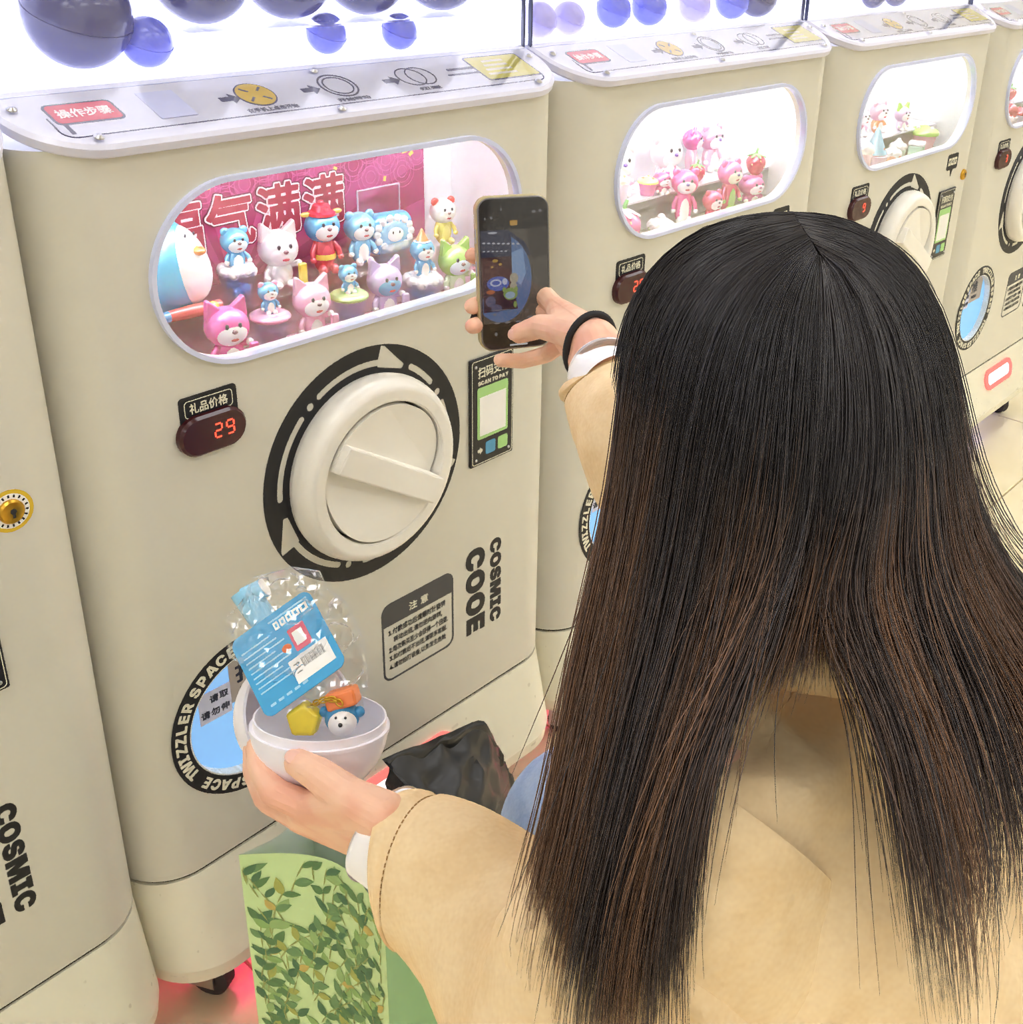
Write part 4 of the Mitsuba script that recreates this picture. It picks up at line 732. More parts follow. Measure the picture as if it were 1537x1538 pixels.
RG = [[(0.9837, -0.6392, 1.0824), (0.9551, -0.6755, 1.0580), (0.9338, -0.6995, 1.0151), (0.9148, -0.7089, 0.9713), (0.8988, -0.7127, 0.9399), (0.8858, -0.7286, 0.9211), (0.8743, -0.7567, 0.9008), (0.8578, -0.7818, 0.8760), (0.8415, -0.8041, 0.8435), (0.8207, -0.8377, 0.7774)],
 [(0.9876, -0.6342, 1.0835), (0.9683, -0.6794, 1.0632), (0.9500, -0.7075, 1.0200), (0.9341, -0.7210, 0.9762), (0.9150, -0.7303, 0.9442), (0.9007, -0.7493, 0.9193), (0.8858, -0.7776, 0.8930), (0.8690, -0.8044, 0.8656), (0.8526, -0.8307, 0.8277), (0.8367, -0.8532, 0.7725)],
 [(0.9916, -0.6281, 1.0864), (0.9900, -0.6799, 1.0638), (0.9797, -0.7078, 1.0225), (0.9677, -0.7249, 0.9807), (0.9503, -0.7396, 0.9445), (0.9355, -0.7612, 0.9153), (0.9200, -0.7876, 0.8906), (0.9026, -0.8102, 0.8675), (0.8854, -0.8304, 0.8363), (0.8654, -0.8381, 0.8046)],
 [(0.9998, -0.6197, 1.0876), (1.0235, -0.6693, 1.0633), (1.0215, -0.7005, 1.0199), (1.0100, -0.7225, 0.9726), (0.9910, -0.7438, 0.9369), (0.9704, -0.7730, 0.9117), (0.9588, -0.8002, 0.8923), (0.9460, -0.8273, 0.8711), (0.9323, -0.8530, 0.8387), (0.9283, -0.8666, 0.8146)],
 [(1.0166, -0.6053, 1.0875), (1.0544, -0.6509, 1.0685), (1.0676, -0.6821, 1.0273), (1.0580, -0.7086, 0.9772), (1.0394, -0.7324, 0.9389), (1.0206, -0.7634, 0.9144), (1.0054, -0.7921, 0.8988), (0.9901, -0.8243, 0.8784), (0.9724, -0.8569, 0.8538), (0.9693, -0.8698, 0.8320)],
 [(1.0336, -0.5904, 1.0883), (1.0758, -0.6277, 1.0758), (1.0990, -0.6587, 1.0396), (1.0964, -0.6853, 0.9894), (1.0714, -0.7132, 0.9470), (1.0497, -0.7450, 0.9167), (1.0358, -0.7766, 0.8995), (1.0228, -0.8107, 0.8806), (1.0175, -0.8428, 0.8540), (1.0142, -0.8565, 0.8308)]]
def strands(guides, n, seed, depth, spread, cut, wmin=.00022, wmax=.0004, K=22, locks=None, on=.20):
    """Strands as slim three-sided tubes between neighbouring guides; (vertices, faces, colours)."""
    from scipy.interpolate import CubicSpline
    g = np.random.default_rng(seed); G_ = np.array(guides, float); tt = np.linspace(0, 1, K)
    R_ = CubicSpline(np.linspace(0, 1, G_.shape[1]), G_, axis=1)(tt)                 # guides, K, 3
    s = np.sort(g.uniform(0, len(G_) - 1, n)); c = np.round(s * 5) / 5; pull = g.uniform(.0, .75, n); away = AWAY
    Vs, Fs, Cs = [], [], []
    for k in range(n):
        e = g.uniform(*cut) if g.random() < .8 else g.uniform(.55, cut[1]); ee = tt * e
        if locks is not None:
            q = min(locks, key=lambda a: abs(a - s[k])); c[k] = q + .12 * (s[k] - q)
            if abs(s[k] - q) > .19: e = g.uniform(.56, .74); c[k] = s[k]
            else: pull[k] = g.uniform(.2, .8)
        sk = s[k] + (c[k] - s[k]) * pull[k] * tt ** 1.2 + g.normal(0, .10) * tt; sk = np.clip(sk, 0, len(G_) - 1.001); i = sk.astype(int); w = (sk - i)[:, None]
        j = np.clip(ee * (K - 1), 0, K - 1.001); jj = j.astype(int); fr = (j - jj)[:, None]
        at_ = lambda a: R_[a, jj] * (1 - fr) + R_[a, jj + 1] * fr
        p = at_(i) * (1 - w) + at_(np.minimum(i + 1, len(G_) - 1)) * w
        dp = g.uniform(0, 1) ** 1.3; p = p + away * (dp * depth * np.minimum(1, tt * 4 + .25))[:, None]
        ph = g.uniform(0, 6.3, 3); fq = g.uniform(2, 5); p = p + (np.sin(fq * tt[:, None] + ph) - np.sin(ph)) * spread * (tt[:, None] ** 1.4) * g.uniform(.2, 1)
        r = g.uniform(wmin, wmax) * np.where(tt < .8, 1, 1 - .75 * (tt - .8) / .2)
        m = tube(p, r, 3, caps=False); Fs.append(m.faces + 3 * K * len(Vs)); Vs.append(m.vertices)
        brown = np.clip((meshkit.noise(np.array([[s[k] * 1.7, seed, 0.]]))[0] - .32) * 2.2, 0, 1) * .75 + g.uniform(0, .35)
        b = np.clip((ee - on - .10 * g.random()) / .25, 0, 1) * np.clip(brown, 0, 1)
        col = np.array(lin('2b2729')) * (1 - b)[:, None] + np.array(lin('71513a')) * b[:, None]
        Cs.append(np.repeat(col * g.uniform(.8, 1.2), 3, axis=0))
    return np.vstack(Vs), np.vstack(Fs), np.vstack(Cs)
parts = [strands(LG, 4200, 1, .045, .006, (.88, 1.0)), strands(RG, 2100, 2, .040, .007, (.84, 1.0), locks=(.12, 1.05, 2.3, 3.5, 4.6)), strands(LG, 110, 3, -.008, .016, (.6, 1.0)), strands(RG, 80, 4, -.008, .018, (.6, 1.0))]
CG = [g_[:7] for g_ in LG[4:7]] + [[(0.9834, -0.6390, 1.0820), (0.9457, -0.6693, 1.0550), (0.9230, -0.6861, 1.0142), (0.9112, -0.6976, 0.9683), (0.8952, -0.7038, 0.9336), (0.8743, -0.7082, 0.9047), (0.8542, -0.7127, 0.8889)], [(0.9837, -0.6392, 1.0824), (0.9551, -0.6755, 1.0580), (0.9327, -0.6981, 1.0150), (0.9137, -0.7075, 0.9712), (0.9017, -0.7095, 0.9371), (0.8850, -0.7168, 0.9116), (0.8679, -0.7250, 0.8959)], RG[1][:7]]
CG = [g_[:7] for g_ in LG[4:7]] + [[(0.9834, -0.6390, 1.0820), (0.9457, -0.6693, 1.0550), (0.9230, -0.6861, 1.0142), (0.9112, -0.6976, 0.9683), (0.8952, -0.7038, 0.9336), (0.8743, -0.7082, 0.9047), (0.8542, -0.7127, 0.8889)], [(0.9837, -0.6392, 1.0824), (0.9551, -0.6755, 1.0580), (0.9327, -0.6981, 1.0150), (0.9137, -0.7075, 0.9712), (0.9017, -0.7095, 0.9371), (0.8850, -0.7168, 0.9116), (0.8679, -0.7250, 0.8959)], RG[1][:7]]
SG = [[(0.8293, -0.7045, 0.8929), (0.8337, -0.7243, 0.8982), (0.8415, -0.7463, 0.8944), (0.8429, -0.7696, 0.8786), (0.8365, -0.7915, 0.8514)], [(0.8247, -0.7044, 0.8853), (0.8259, -0.7230, 0.8868), (0.8225, -0.7382, 0.8732), (0.8131, -0.7502, 0.8539), (0.8128, -0.7708, 0.8384)], [(0.9233, -0.7342, 0.9297), (0.9153, -0.7518, 0.9170), (0.9146, -0.7757, 0.9085), (0.9199, -0.7975, 0.9126), (0.9280, -0.8095, 0.9224)]]
parts.append(strands(CG, 1700, 6, .05, .006, (.82, 1.0), on=.42))
TOPS = [[g_[0], g_[1], g_[2], g_[3]] for g_ in LG + RG + LG[:1]]
parts.append(strands(TOPS, 5200, 5, .015, .002, (.9, 1.0), .0003, .0005, 14, on=2.))
off = np.cumsum([0] + [len(p[0]) for p in parts])
HV, HFc, HCc = np.vstack([p[0] for p in parts]), np.vstack([p[1] + o for p, o in zip(parts, off)]), np.vstack([p[2] for p in parts])
scene['hair_shine'] = {'type': 'twosided', 'bsdf': {'type': 'principled', 'base_color': {'type': 'mesh_attribute', 'name': 'vertex_color'}, 'roughness': .38, 'specular': .55}}
put(person + '__hair', mikit.ply(trimesh.Trimesh(HV, HFc, process=False), 'hair_shine', smooth=True, color=HCc), 'long straight dark brown hair'); tag(person + '__hair', kind='stuff')

# ---------------------------------------------------------------- the phone in the right hand
def frame(c, ex, ey, ez):
    m = np.eye(4); m[:3, 0], m[:3, 1], m[:3, 2], m[:3, 3] = ex, ey, ez, c; return m
def moved(m, M):
    m = tm(m).copy(); m.apply_transform(M); return m
PHN = np.array((-.464, -.877, .127)); PHU = np.array((.061, .111, .992)); PHU -= PHN * (PHU @ PHN) / (PHN @ PHN); PHN /= np.linalg.norm(PHN); PHU /= np.linalg.norm(PHU); PHR = np.cross(PHU, PHN)
PM = frame(np.array((1.236, -.172, .908)), PHR, PHU, PHN)
phone = thing('phone', 'dark smartphone with gold rim held up to photograph the lucky toy window', 'phone')
def slab2(g, z0, z1, bev=.0):
    c = cross(g)
    if not bev: return tm(c.extrude(z1 - z0).translate((0, 0, z0)))
    c2 = cross(g.buffer(-bev)); return tm(m3.Manifold.batch_hull([c.extrude(z1 - z0 - 2 * bev).translate((0, 0, z0 + bev)), c2.extrude(z1 - z0).translate((0, 0, z0))]))
mat('case_gold', 'a89a72', .25, .5, clear=.6); mat('frame_grey', '75757a', .3, metallic=.8); mat('screen_black', '0b0b0e', .08, .6, clear=1.)
PO = rrect(-.0378, .0378, -.0768, .0768, .0135)
put(phone + '__case', ply(moved(slab2(PO, -.0115, -.0005, .002), PM), 'case_gold', 30))
put(phone + '__frame', ply(moved(slab2(PO.buffer(-.0012), -.006, .0002, .0005), PM), 'frame_grey', 30))
put(phone + '__screen', ply(moved(slab2(rrect(-.0352, .0352, -.0742, .0742, .0105), 0, .0006), PM), 'screen_black', 30))
mat('case_edge', '9fa3a8', .2, .6, clear=.6)
for s in (-.02, .012): put(phone + '__side_button', ply(moved(bx(-.0386, -.0376, s + .02, s + .034, -.0055, -.003), PM), 'case_edge', False))
view = rrect(-.0345, .0345, -.048, .0445, .001)
def sx(x): return (x - 410) / 385 * .0715
def sy(y): return -(y - 500) / 810 * .148
def sp(*pts): return Polygon([(sx(x), sy(y)) for x, y in pts])
def sc(x, y, rx, ry): return affinity.scale(Point(sx(x), sy(y)).buffer(1., quad_segs=8), rx / 385 * .0715, ry / 810 * .148)
glass = view.intersection(union_all([sc(330, 520, 172, 240)]))
SHOW = [('5d564c', view), ('403a34', view.intersection(sp((470, 200), (620, 200), (620, 400), (500, 420)))), ('2b3350', view.intersection(sp((215, 230), (340, 230), (470, 330), (500, 400), (215, 400)))), ('5f7fb0', glass.difference(sp((215, 100), (392, 100), (392, 620), (215, 620)))), ('8fb0dc', glass.intersection(sp((392, 380), (455, 360), (470, 500), (440, 560), (392, 520)))),
 ('3f141e', sp((228, 400), (390, 400), (390, 512), (228, 520))), ('2a1530', sp((228, 515), (390, 510), (420, 690), (228, 700))),
 ('c9a24a', union_all([sc(300, 420, 16, 9), sc(328, 440, 10, 8), sc(282, 452, 8, 6)])), ('3f68c4', sc(312, 545, 62, 40)), ('c7d4f2', union_all([sc(300, 540, 32, 20).difference(sc(300, 540, 22, 12)), sc(350, 535, 15, 18)])), ('b9b7a0', union_all([sc(402, 520, 24, 28), sc(398, 565, 20, 26)])),
 ('8fae5c', union_all([sc(380, 605, 40, 34), sc(345, 580, 10, 14), sc(412, 580, 10, 14), sc(405, 665, 10, 18)])), ('a9c4d6', sc(378, 612, 28, 20)), ('5a5f80', union_all([sc(268, 640, 28, 30), sc(300, 680, 30, 22)])), ('c2693a', sc(270, 588, 24, 12)),
 ('c9cbd6', union_all([sc(240 + 27 * k, 322 + 2 * k, 9, 5) for k in range(8)] + [sc(240 + 24 * k, 366 + k, 7, 4) for k in range(6)] + [sc(290, 270, 26, 6)])),
 ('d9a441', rrect(sx(386), sx(428), sy(236), sy(208), .001)),
 ('8e8e92', union_all([sc(250, 195, 4, 8), sc(285, 190, 8, 8), sc(340, 148, 5, 8), sc(520, 168, 11, 8), sc(556, 165, 9, 9), sc(405, 180, 3, 3)] + [sc(x, 762, 17, 5) for x in (300, 358, 420)] + [sc(495, 742, 28, 5)] + [sc(x, 705, 9, 9).difference(sc(x, 705, 7, 7)) for x in (372, 405, 437, 470)] + [sc(287, 713, 9, 8), sc(292, 823, 8, 10), sc(320, 690, 60, 2)])),
 ('f0f0f0', rrect(sx(368), sx(470), sy(896), sy(886), .0004))]
put(phone + '__grip', ply(moved(tm(m3.Manifold.cylinder(.006, .012, .014, 32)).apply_translation((-.031, -.047, -.0175)), PM), 'rubber', 30), 'black round grip on the back')
vs, fs, cs, o_ = [], [], [], 0
for n, (h, g) in enumerate(SHOW):
    m = moved(flat(g, .00002).apply_translation((0, 0, .00062 + .00003 * n)), PM); vs.append(m.vertices); fs.append(m.faces + o_); o_ += len(m.vertices); cs.append(np.tile(np.array(lin(h)) * .55, (len(m.vertices), 1)))
disp = mikit.ply(trimesh.Trimesh(np.vstack(vs), np.vstack(fs), process=False), 'screen_black', color=np.vstack(cs))
put(phone + '__display', dict(disp, emitter={'type': 'area', 'radiance': {'type': 'mesh_attribute', 'name': 'vertex_color'}}), 'lit camera view of the toy window')

# ---------------------------------------------------------------- the open capsule in the left hand
def capshell(t): return None
mat('shell_white', 'e4e0f2', .22, .5, clear=.5)
scene['shell_thin'] = {'type': 'twosided', 'bsdf': {'type': 'principled', 'base_color': rgb('efedf7'), 'roughness': .22, 'specular': .5, 'clearcoat': .5, 'clearcoat_gloss': .9}}
CUP = np.array((0.8358, -0.3564, 0.6876)); FW = AWAY; FWH = np.array([FW[0], FW[1], 0]); FWH /= np.linalg.norm(FWH); RTH = np.array([FWH[1], -FWH[0], 0])
def basis(z):
    z = z / np.linalg.norm(z); x = np.cross(z, FW); x /= np.linalg.norm(x); return x, np.cross(z, x), z
th = np.linspace(0, math.pi / 2, 22); R = .0495
prof = [(R * math.sin(a), -R * math.cos(a)) for a in th] + [(R + .0012, .0005), (R + .0012, .003), (R - .0012, .003), (R - .0014, .0095), (R - .0028, .0095), (R - .0030, 0)] + [((R - .0022) * math.sin(a), -(R - .0022) * math.cos(a)) for a in th[::-1]]
cupz = np.array([0, 0, 1.]) * math.cos(.30) + FWH * math.sin(.30) + RTH * .02
cap_ = thing('open_capsule', 'open white capsule held in the left hand with a toy inside', 'capsule')
put(cap_ + '__bowl', ply(moved(lathe(prof, 80, 'z'), frame(CUP, *basis(cupz))), 'shell_thin', 40), 'white lower half held in the hand')
prof2 = [(R * math.sin(a), -R * math.cos(a)) for a in th] + [(R, .003), (R - .0022, .003)] + [((R - .0022) * math.sin(a), -(R - .0022) * math.cos(a)) for a in th[::-1]]
LID = np.array((0.8521, -0.3083, 0.6647)); HANDR = np.cross(FW, (.30623, .30554, .90159)); HANDR /= np.linalg.norm(HANDR); HANDU = np.cross(HANDR, FW)
lidz = .66 * HANDR + .30 * HANDU - .60 * FW
put(cap_ + '__lid', ply(moved(lathe(prof2, 80, 'z'), frame(LID, *basis(lidz))), 'shell_thin', 40), 'white upper half tipped open behind')

# the packed keyring
pk = thing('packed_keyring', 'blue carded keyring in a clear crinkled bag standing in the open capsule', 'keyring')
K0, K1, K2, K3 = (np.array(q) for q in ((0.8184, -0.2767, 0.7331), (0.8676, -0.3090, 0.7733), (0.8656, -0.3704, 0.7541), (0.8227, -0.3459, 0.7141)))
ea, eb = K1 - K0, K3 - K0; la = np.linalg.norm(ea); ea /= la; eb -= ea * (eb @ ea); lb = np.linalg.norm(eb); eb /= lb; en = np.cross(ea, eb); en = en if en @ FW < 0 else -en
KM = frame(K0, ea, eb, en)
def card(g, z, t=.0003): return moved(flat(g, t).apply_translation((0, 0, z)), KM)
mat('card_blue', '3f9fd4', .4, .5, clear=.4); mat('card_pale', '9fd0ee', .5); mat('card_white', 'f1f1f1', .5); mat('card_pink', 'd8607c', .5); mat('card_orange', 'd86a3a', .5); mat('card_grey', '9a9a9a', .6)
A, B_ = la, lb
put(pk + '__card', ply(card(rrect(0, A, 0, B_, .007), 0, .0009), 'card_blue', False), 'sky blue header card')
ln = [rrect(A * .06, A * (.40 + .07 * ((k * 7) % 3)), B_ * (.20 + k * .064), B_ * (.20 + k * .064 + .018), .0003) for k in range(9)]
ln += [rrect(A * .46, A * .95, B_ * .07, B_ * .09, .0003)] + [rrect(A * (.10 + .1 * k), A * (.165 + .1 * k), B_ * .885, B_ * .915, .0004) for k in range(5)]
put(pk + '__card__lines', ply(card(union_all(ln), .0009), 'card_pale', False))
hd_ = [sbox(A * x, B_ * .11, A * (x + w), B_ * .20).difference(sbox(A * (x + w * .3), B_ * .135, A * (x + w * .7), B_ * .175)) for x, w in ((.50, .055), (.575, .065), (.655, .065), (.735, .08), (.83, .09))]
put(pk + '__card__heading', ply(card(union_all(hd_), .0009), 'card_white', False))
put(pk + '__card__pink_label', ply(card(rrect(A * .60, A * .80, B_ * .28, B_ * .56, .001), .0009), 'card_pink', False)); put(pk + '__card__white_label', ply(card(sbox(A * .635, B_ * .335, A * .755, B_ * .50), .0012), 'card_white', False)); put(pk + '__card__print', ply(card(affinity.scale(Point(A * .52, B_ * .45).buffer(A * .055), 1, .8), .0009), 'card_orange', False))
put(pk + '__card__bar_label', ply(card(sbox(A * .46, B_ * .60, A * .93, B_ * .88), .0009), 'card_white', False))
put(pk + '__card__bars', ply(card(union_all([sbox(A * (.60 + k * .016), B_ * .64, A * (.60 + k * .016 + .006 + .004 * (k % 3 == 0)), B_ * .75) for k in range(17)] + [sbox(A * .50, B_ * (.66 + .05 * q), A * .565, B_ * (.675 + .05 * q)) for q in range(3)]), .0012), 'card_grey', False))
mat('clip_blue', '8fcdf0', .2, .5, clear=.6); mat('toy_yellow', 'e8cf3a', .3, .5, clear=.4); mat('toy_orange', 'e8824a', .35, .5, clear=.3); mat('toy_blue', '3a86b8', .3, .5, clear=.3); mat('toy_white', 'f0eeee', .3, .5, clear=.3); mat('gold_chain', 'd0a83c', .25, metallic=1.)
c0 = np.array((0.8442, -0.2699, 0.7544)); d1 = HANDR * .55 - HANDU * .8; d2 = HANDR * .8 + HANDU * .55
put(pk + '__clip', ply(cat([tube([c0 - d1 * .012, c0 + d1 * .013, c0 + d1 * .030], [.0105, .0105, .008], 20), tube([c0 - d2 * .002 - d1 * .006, c0 + d2 * .015 - d1 * .004], [.008, .0075], 18)]), 'clip_blue', 40), 'pale blue plastic clip')
put(pk + '__clip__cap', ply(tube([c0 + d2 * .015 - d1 * .004 - FW * .001, c0 + d2 * .0162 - d1 * .004 - FW * .001], .0072, 20), 'toy_white', 40))
f0 = np.array((0.8460, -0.3699, 0.6988))
put(pk + '__figure_head', ply(ball(f0, (.0125, .0125, .0120), 3), 'toy_blue', True)); put(pk + '__figure_face', ply(ball(f0 - FW * .0035 + HANDR * .001 - HANDU * .002, .0108, 3), 'toy_white', True))
put(pk + '__figure_hat', ply(moved(rbox(-.0115, .0115, -.010, .010, -.005, .0085, .003, 10), frame(f0 + HANDU * .0125 + HANDR * .001, HANDR * .96 + HANDU * .28, -FW, HANDU * .96 - HANDR * .28)), 'toy_orange', 40)); put(pk + '__figure_nose', ply(ball(f0 - FW * .0140 - HANDU * .0025 + HANDR * .002, .0016, 2), 'screen_black', True))
for s in (-1, 1): put(pk + '__figure_ear', ply(ball(f0 + HANDU * .004 + HANDR * s * .0125, .0042, 2), 'toy_blue', True))
mat('toy_pink', 'd84a6a', .3)
for s in (-1, 1): put(pk + '__figure_eye', ply(ball(f0 - FW * .0132 + HANDU * .0025 + HANDR * (.002 + s * .0035), .0010, 1), 'screen_black', True))
s0 = np.array((0.8293, -0.3477, 0.6948))
put(pk + '__yellow_charm', ply(moved(m3.Manifold.batch_hull([m3.Manifold.sphere(.0035, 12).translate((.0095 * math.cos(a), .0095 * math.sin(a), z)) for a in np.arange(5) * 1.2566 + .3 for z in (-.004, .004)]), frame(s0, HANDR, HANDU, -FW)), 'toy_yellow', 40))
chp = spline([(0.8310, -0.3565, 0.7120), (0.8342, -0.3636, 0.7175), (0.8387, -0.3685, 0.7187), (0.8418, -0.3749, 0.7156)], 9)
for k, (a, b) in enumerate(zip(chp, chp[1:])):
    t_ = (b - a) / np.linalg.norm(b - a); n_ = np.cross(t_, FW if k % 2 else HANDU); n_ /= np.linalg.norm(n_); q = np.linspace(0, 2 * math.pi, 15)
    put(pk + '__chain_link', ply(tube([(a + b) / 2 + t_ * .0032 * math.cos(x) + n_ * .0020 * math.sin(x) for x in q], .0006, 6, False), 'gold_chain', True))
put(pk + '__backing_print', ply(moved(flat(affinity.scale(Point(0, 0).buffer(.013, quad_segs=10), 1.15, 1), .0006), frame(np.array((0.8496, -0.3418, 0.7106)), HANDR, HANDU, -FW)), 'card_white', False))
# the clear bag: two crinkled sheets
out = [(362, 905), (380, 868), (440, 852), (480, 858), (492, 885), (520, 905), (545, 960), (552, 1010), (553, 1060), (540, 1085), (470, 1092), (430, 1085), (400, 1040), (348, 985), (336, 930)]
op = Polygon(out); sheets = []
gx, gy = np.meshgrid(np.arange(330, 562, 7), np.arange(848, 1096, 7)); pts = np.array([(x, y) for x, y in zip(gx.ravel(), gy.ravel()) if op.contains(Point(x, y))] + [(op.exterior.interpolate(d).x, op.exterior.interpolate(d).y) for d in np.arange(0, op.length, 7)])
from scipy.spatial import Delaunay
tri = Delaunay(pts).simplices; tri = tri[[op.buffer(1).contains(Point(*pts[q].mean(0))) for q in tri]]
edge = np.array([op.exterior.distance(Point(*q)) for q in pts]); bulge = .016 * np.sqrt(np.clip(edge / 45, 0, 1))
BO, BX, BY = np.array((0.8482, -0.3205, 0.7310)), np.array((0.8795, -0.3592, 0.7335)), np.array((0.8634, -0.3052, 0.7760)); BX = (BX - BO) / 100; BY = (BO - BY) / 100
for s in (-1, 1):
    base_ = BO + (pts[:, :1] - 450) * BX + (pts[:, 1:] - 980) * BY
    cr = np.abs(meshkit.noise(np.c_[pts * .045, pts[:, :1] * 0 + 3 * s], 5 + s) - .5) * 2; cr2 = np.abs(meshkit.noise(np.c_[pts * .11, pts[:, :1] * 0 + s], 9) - .5) * 2
    v = base_ + np.outer(s * (bulge * (1.0 if s < 0 else .6) + .0055 * cr + .003 * cr2), FW)
    sheets.append(trimesh.Trimesh(v, tri if s < 0 else tri[:, ::-1], process=False))
scene['film_clear'] = {'type': 'thindielectric', 'int_ior': 1.7}
scene['film_fold'] = {'type': 'dielectric', 'int_ior': 1.5}
fm_, cr_ = sheets[0], []; from scipy.spatial import cKDTree
kd = cKDTree(pts); r6 = np.random.default_rng(6)
for n_ in range(46):
    q = np.array([r6.uniform(340, 550), r6.uniform(858, 1075)]) if n_ > 12 else np.array([(352, 912), (362, 930), (392, 868), (440, 858), (478, 872), (505, 900), (532, 945), (546, 1000), (548, 1050), (350, 975), (475, 965), (455, 985), (440, 1000)][n_], float)
    a = r6.uniform(0, 6.3) if n_ > 12 else [2.0, 1.2, -.6, .1, .9, 1.0, 1.2, 1.5, 1.6, .9, 1.9, .6, .0][n_]; L = r6.uniform(10, 34); path = []
    for t in np.linspace(0, 1, 6):
        w = q + L * t * np.array([math.cos(a + .7 * t), math.sin(a + .7 * t)])
        if op.contains(Point(*w)): d_, i_ = kd.query(w, k=3); wt_ = 1 / (d_ + 1e-3); path.append((fm_.vertices[i_] * (wt_ / wt_.sum())[:, None]).sum(0) - FW * .0006)
    if len(path) > 2: cr_.append(tube(path, np.r_[.00015, np.full(len(path) - 2, r6.uniform(.0004, .0010)), .00015], 5))
ring_ = [np.array((op.exterior.interpolate(d).x, op.exterior.interpolate(d).y)) for d in np.arange(0, op.length, 6)]
cr_.append(tube([BO + (q[0] - 450) * BX + (q[1] - 980) * BY for q in ring_ + ring_[:1]], .0005, 5, False))
put(pk + '__bag__fold', ply(cat(cr_), 'film_fold', True))
put(pk + '__bag', ply(cat(sheets), 'film_clear', False), 'clear crinkled plastic bag')

# ---------------------------------------------------------------- bags on the floor
mat('bag_black', '0e0e11', .36, .5, clear=.2)
bv = [(1.075, -.128, .372), (1.160, -.118, .345), (1.258, -.110, .312), (1.330, -.100, .152), (1.31, -.11, .0), (1.10, -.10, .0), (1.12, -.24, .0), (1.29, -.22, .0), (1.10, -.20, .30), (1.16, -.21, .26), (1.25, -.17, .21)]
hb = m3.Manifold.hull_points(np.array(bv, float)).refine_to_length(.008); q = tm(hb); q = trimesh.Trimesh(q.vertices, q.faces, process=True)
fold = np.abs(meshkit.noise(q.vertices * np.array([13., 13., 9.]), 2) - .5) * 2; fold2 = np.abs(meshkit.noise(q.vertices * 31. + 5, 4) - .5) * 2
q.vertices = q.vertices - q.vertex_normals * (.016 * fold * (1 - np.exp(-q.vertices[:, 2:3] * 30)).ravel() + .010 * fold2)[:, None] ; q.vertices[:, 2] = np.maximum(q.vertices[:, 2], .001)
bb = thing('black_plastic_bag', 'crumpled black plastic bag standing before the red rimmed lamp', 'bag'); put(bb + '__film', ply(q, 'bag_black', 25))

gb = thing('gift_bag', 'pale green paper gift bag printed with leaves, bottom left of the person', 'gift bag')
GA, GB_, GH = np.array((.884, -.140)), np.array((.922, -.312)), .38
gd = (GB_ - GA) / np.linalg.norm(GB_ - GA); gn = np.array((gd[1], -gd[0])); gw = np.linalg.norm(GB_ - GA); GT = .105          # gn points out of the front, to the left
def front(s, h): # s 0..1 along the front, h height
    bow = .038 * np.sin(np.pi * np.clip(s, 0, 1)) * np.clip(h / GH, 0, 1) ** 2
    p = GA + np.outer(s * gw, gd) - np.outer(bow, gn); return np.c_[p, h]
def grid(fn, ns, nh):
    s, h = np.meshgrid(np.linspace(0, 1, ns), np.linspace(0.001, GH, nh)); v = fn(s.ravel(), h.ravel()); i, j = np.meshgrid(np.arange(nh - 1), np.arange(ns - 1), indexing='ij')
    f = np.stack([i * ns + j, i * ns + j + 1, (i + 1) * ns + j + 1, (i + 1) * ns + j], -1).reshape(-1, 4); return trimesh.Trimesh(v, np.vstack([f[:, [0, 1, 2]], f[:, [0, 2, 3]]]), process=False)
def back(s, h): p = GA + np.outer(s * gw, gd) - GT * gn - np.outer(.012 * np.sin(np.pi * s) * h / GH, gn); return np.c_[p, h]
def gus(e):
    def fn(s, h):
        p0 = (GA if e == 0 else GB_); inw = .018 * np.sin(np.pi * s) * (h / GH) * (1 if e == 0 else -1); return np.c_[p0 - np.outer(s * GT, gn) + np.outer(inw, gd), h]
    return fn
mat('paper_green', 'c4dfa2', .55); mat('paper_plain', '9fcb8c', .5); mat('paper_inner', 'dfe3df', .7); mat('cord_black', '1e1f22', .7)
put(gb + '__front_panel', ply(grid(front, 24, 24), 'paper_green', True), 'leaf printed front'); put(gb + '__back_panel', ply(grid(back, 12, 12), 'paper_inner', True)); put(gb + '__side_panel', ply(grid(gus(0), 12, 12), 'paper_inner', True)); put(gb + '__side_panel', ply(grid(gus(1), 12, 12), 'paper_plain', True))
put(gb + '__bottom', ply(trimesh.Trimesh([np.r_[GA, .002], np.r_[GB_, .002], np.r_[GB_ - GT * gn, .002], np.r_[GA - GT * gn, .002]], [(0, 1, 2), (0, 2, 3)], process=False), 'paper_plain', False))
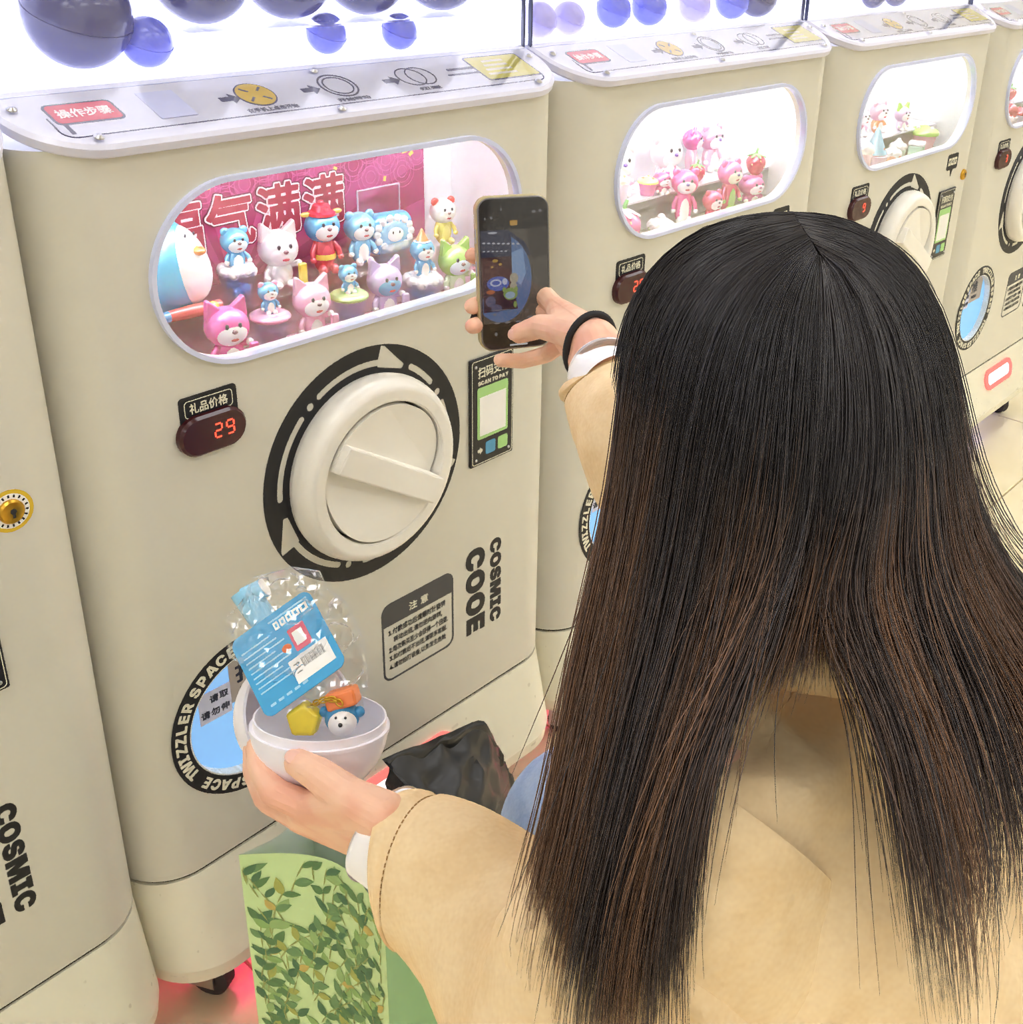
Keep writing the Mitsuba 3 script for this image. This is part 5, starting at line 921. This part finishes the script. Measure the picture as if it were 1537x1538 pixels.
# printed twigs: leaves along stems, in panel coordinates (metres)
r5 = np.random.default_rng(5); LV, LF_, LC, n0 = [], [], [], 0
def leaf(x, z, a, L, w, col):
    global n0
    t = np.linspace(0, 1, 7); up = w * np.sin(np.pi * t ** .8); pts_ = np.r_[np.c_[t * L, up], np.c_[t[::-1][1:-1] * L, -up[::-1][1:-1] * .8]]
    c, s = math.cos(a), math.sin(a); q = np.c_[x + pts_[:, 0] * c - pts_[:, 1] * s, z + pts_[:, 0] * s + pts_[:, 1] * c]
    if q[:, 0].min() < .001 or q[:, 0].max() > gw - .001 or q[:, 1].max() > GH - .002 or q[:, 1].min() < .003: return
    v = front(q[:, 0] / gw, q[:, 1]) + np.r_[gn, 0] * (.0005 + .00002 * (len(LV) % 20)); LV.append(v); k = len(v); LF_.append(np.array([(0, i, i + 1) for i in range(1, k - 1)]) + n0); n0 += k; LC.append(np.tile(lin(col), (k, 1)))
def stem(x0, z0, x1, z1, w, col):
    d = np.array((x1 - x0, z1 - z0)); L = np.linalg.norm(d); leaf(x0, z0, math.atan2(d[1], d[0]), L, w, col)
DARK, MID, OLIVE, GOLD = ('5a7f50', '4d7350', '6a8f5e'), ('86aa66', '90b070'), ('a0a858',), ('bcab60',)
for n_ in range(66):
    x, z, a = gw * (n_ % 6 + r5.uniform(.1, .9)) / 6, .02 + (GH - .03) * (n_ // 6 + r5.uniform(0, .8)) / 11, r5.uniform(1.0, 2.1)
    for _k in range(4):
        dx, dz = .022 * math.cos(a), .022 * math.sin(a); stem(x, z, x + dx, z + dz, .0009, '8f9a5a')
        for sgn in (-1, 1):
            if r5.random() < .85:
                cset = DARK if r5.random() < .6 else MID if r5.random() < .7 else OLIVE if r5.random() < .6 else GOLD
                leaf(x + dx * .6, z + dz * .6, a + sgn * r5.uniform(.6, 1.2), r5.uniform(.014, .024), r5.uniform(.0038, .0062), cset[int(r5.integers(len(cset)))])
        x, z, a = x + dx, z + dz, a + r5.normal(0, .25)
scene['leaf_ink'] = {'type': 'twosided', 'bsdf': {'type': 'principled', 'base_color': {'type': 'mesh_attribute', 'name': 'vertex_color'}, 'roughness': .55, 'specular': .4}}
put(gb + '__front_panel__leaf_print', mikit.ply(trimesh.Trimesh(np.vstack(LV), np.vstack(LF_), process=False), 'leaf_ink', color=np.vstack(LC)))
for s_, t_ in ((.34, .06), (.80, .03)):
    p = GA + s_ * gw * gd - GT * gn; q = [np.r_[p + .004 * gn, GH - .05], np.r_[p + .004 * gn, GH - .004], np.r_[p + .02 * gn, GH + .03], np.r_[p + .05 * gn + .02 * gd, GH + .05]]
    put(gb + '__handle_cord', ply(tube(spline(q, 14), .0022, 8), 'cord_black', True))
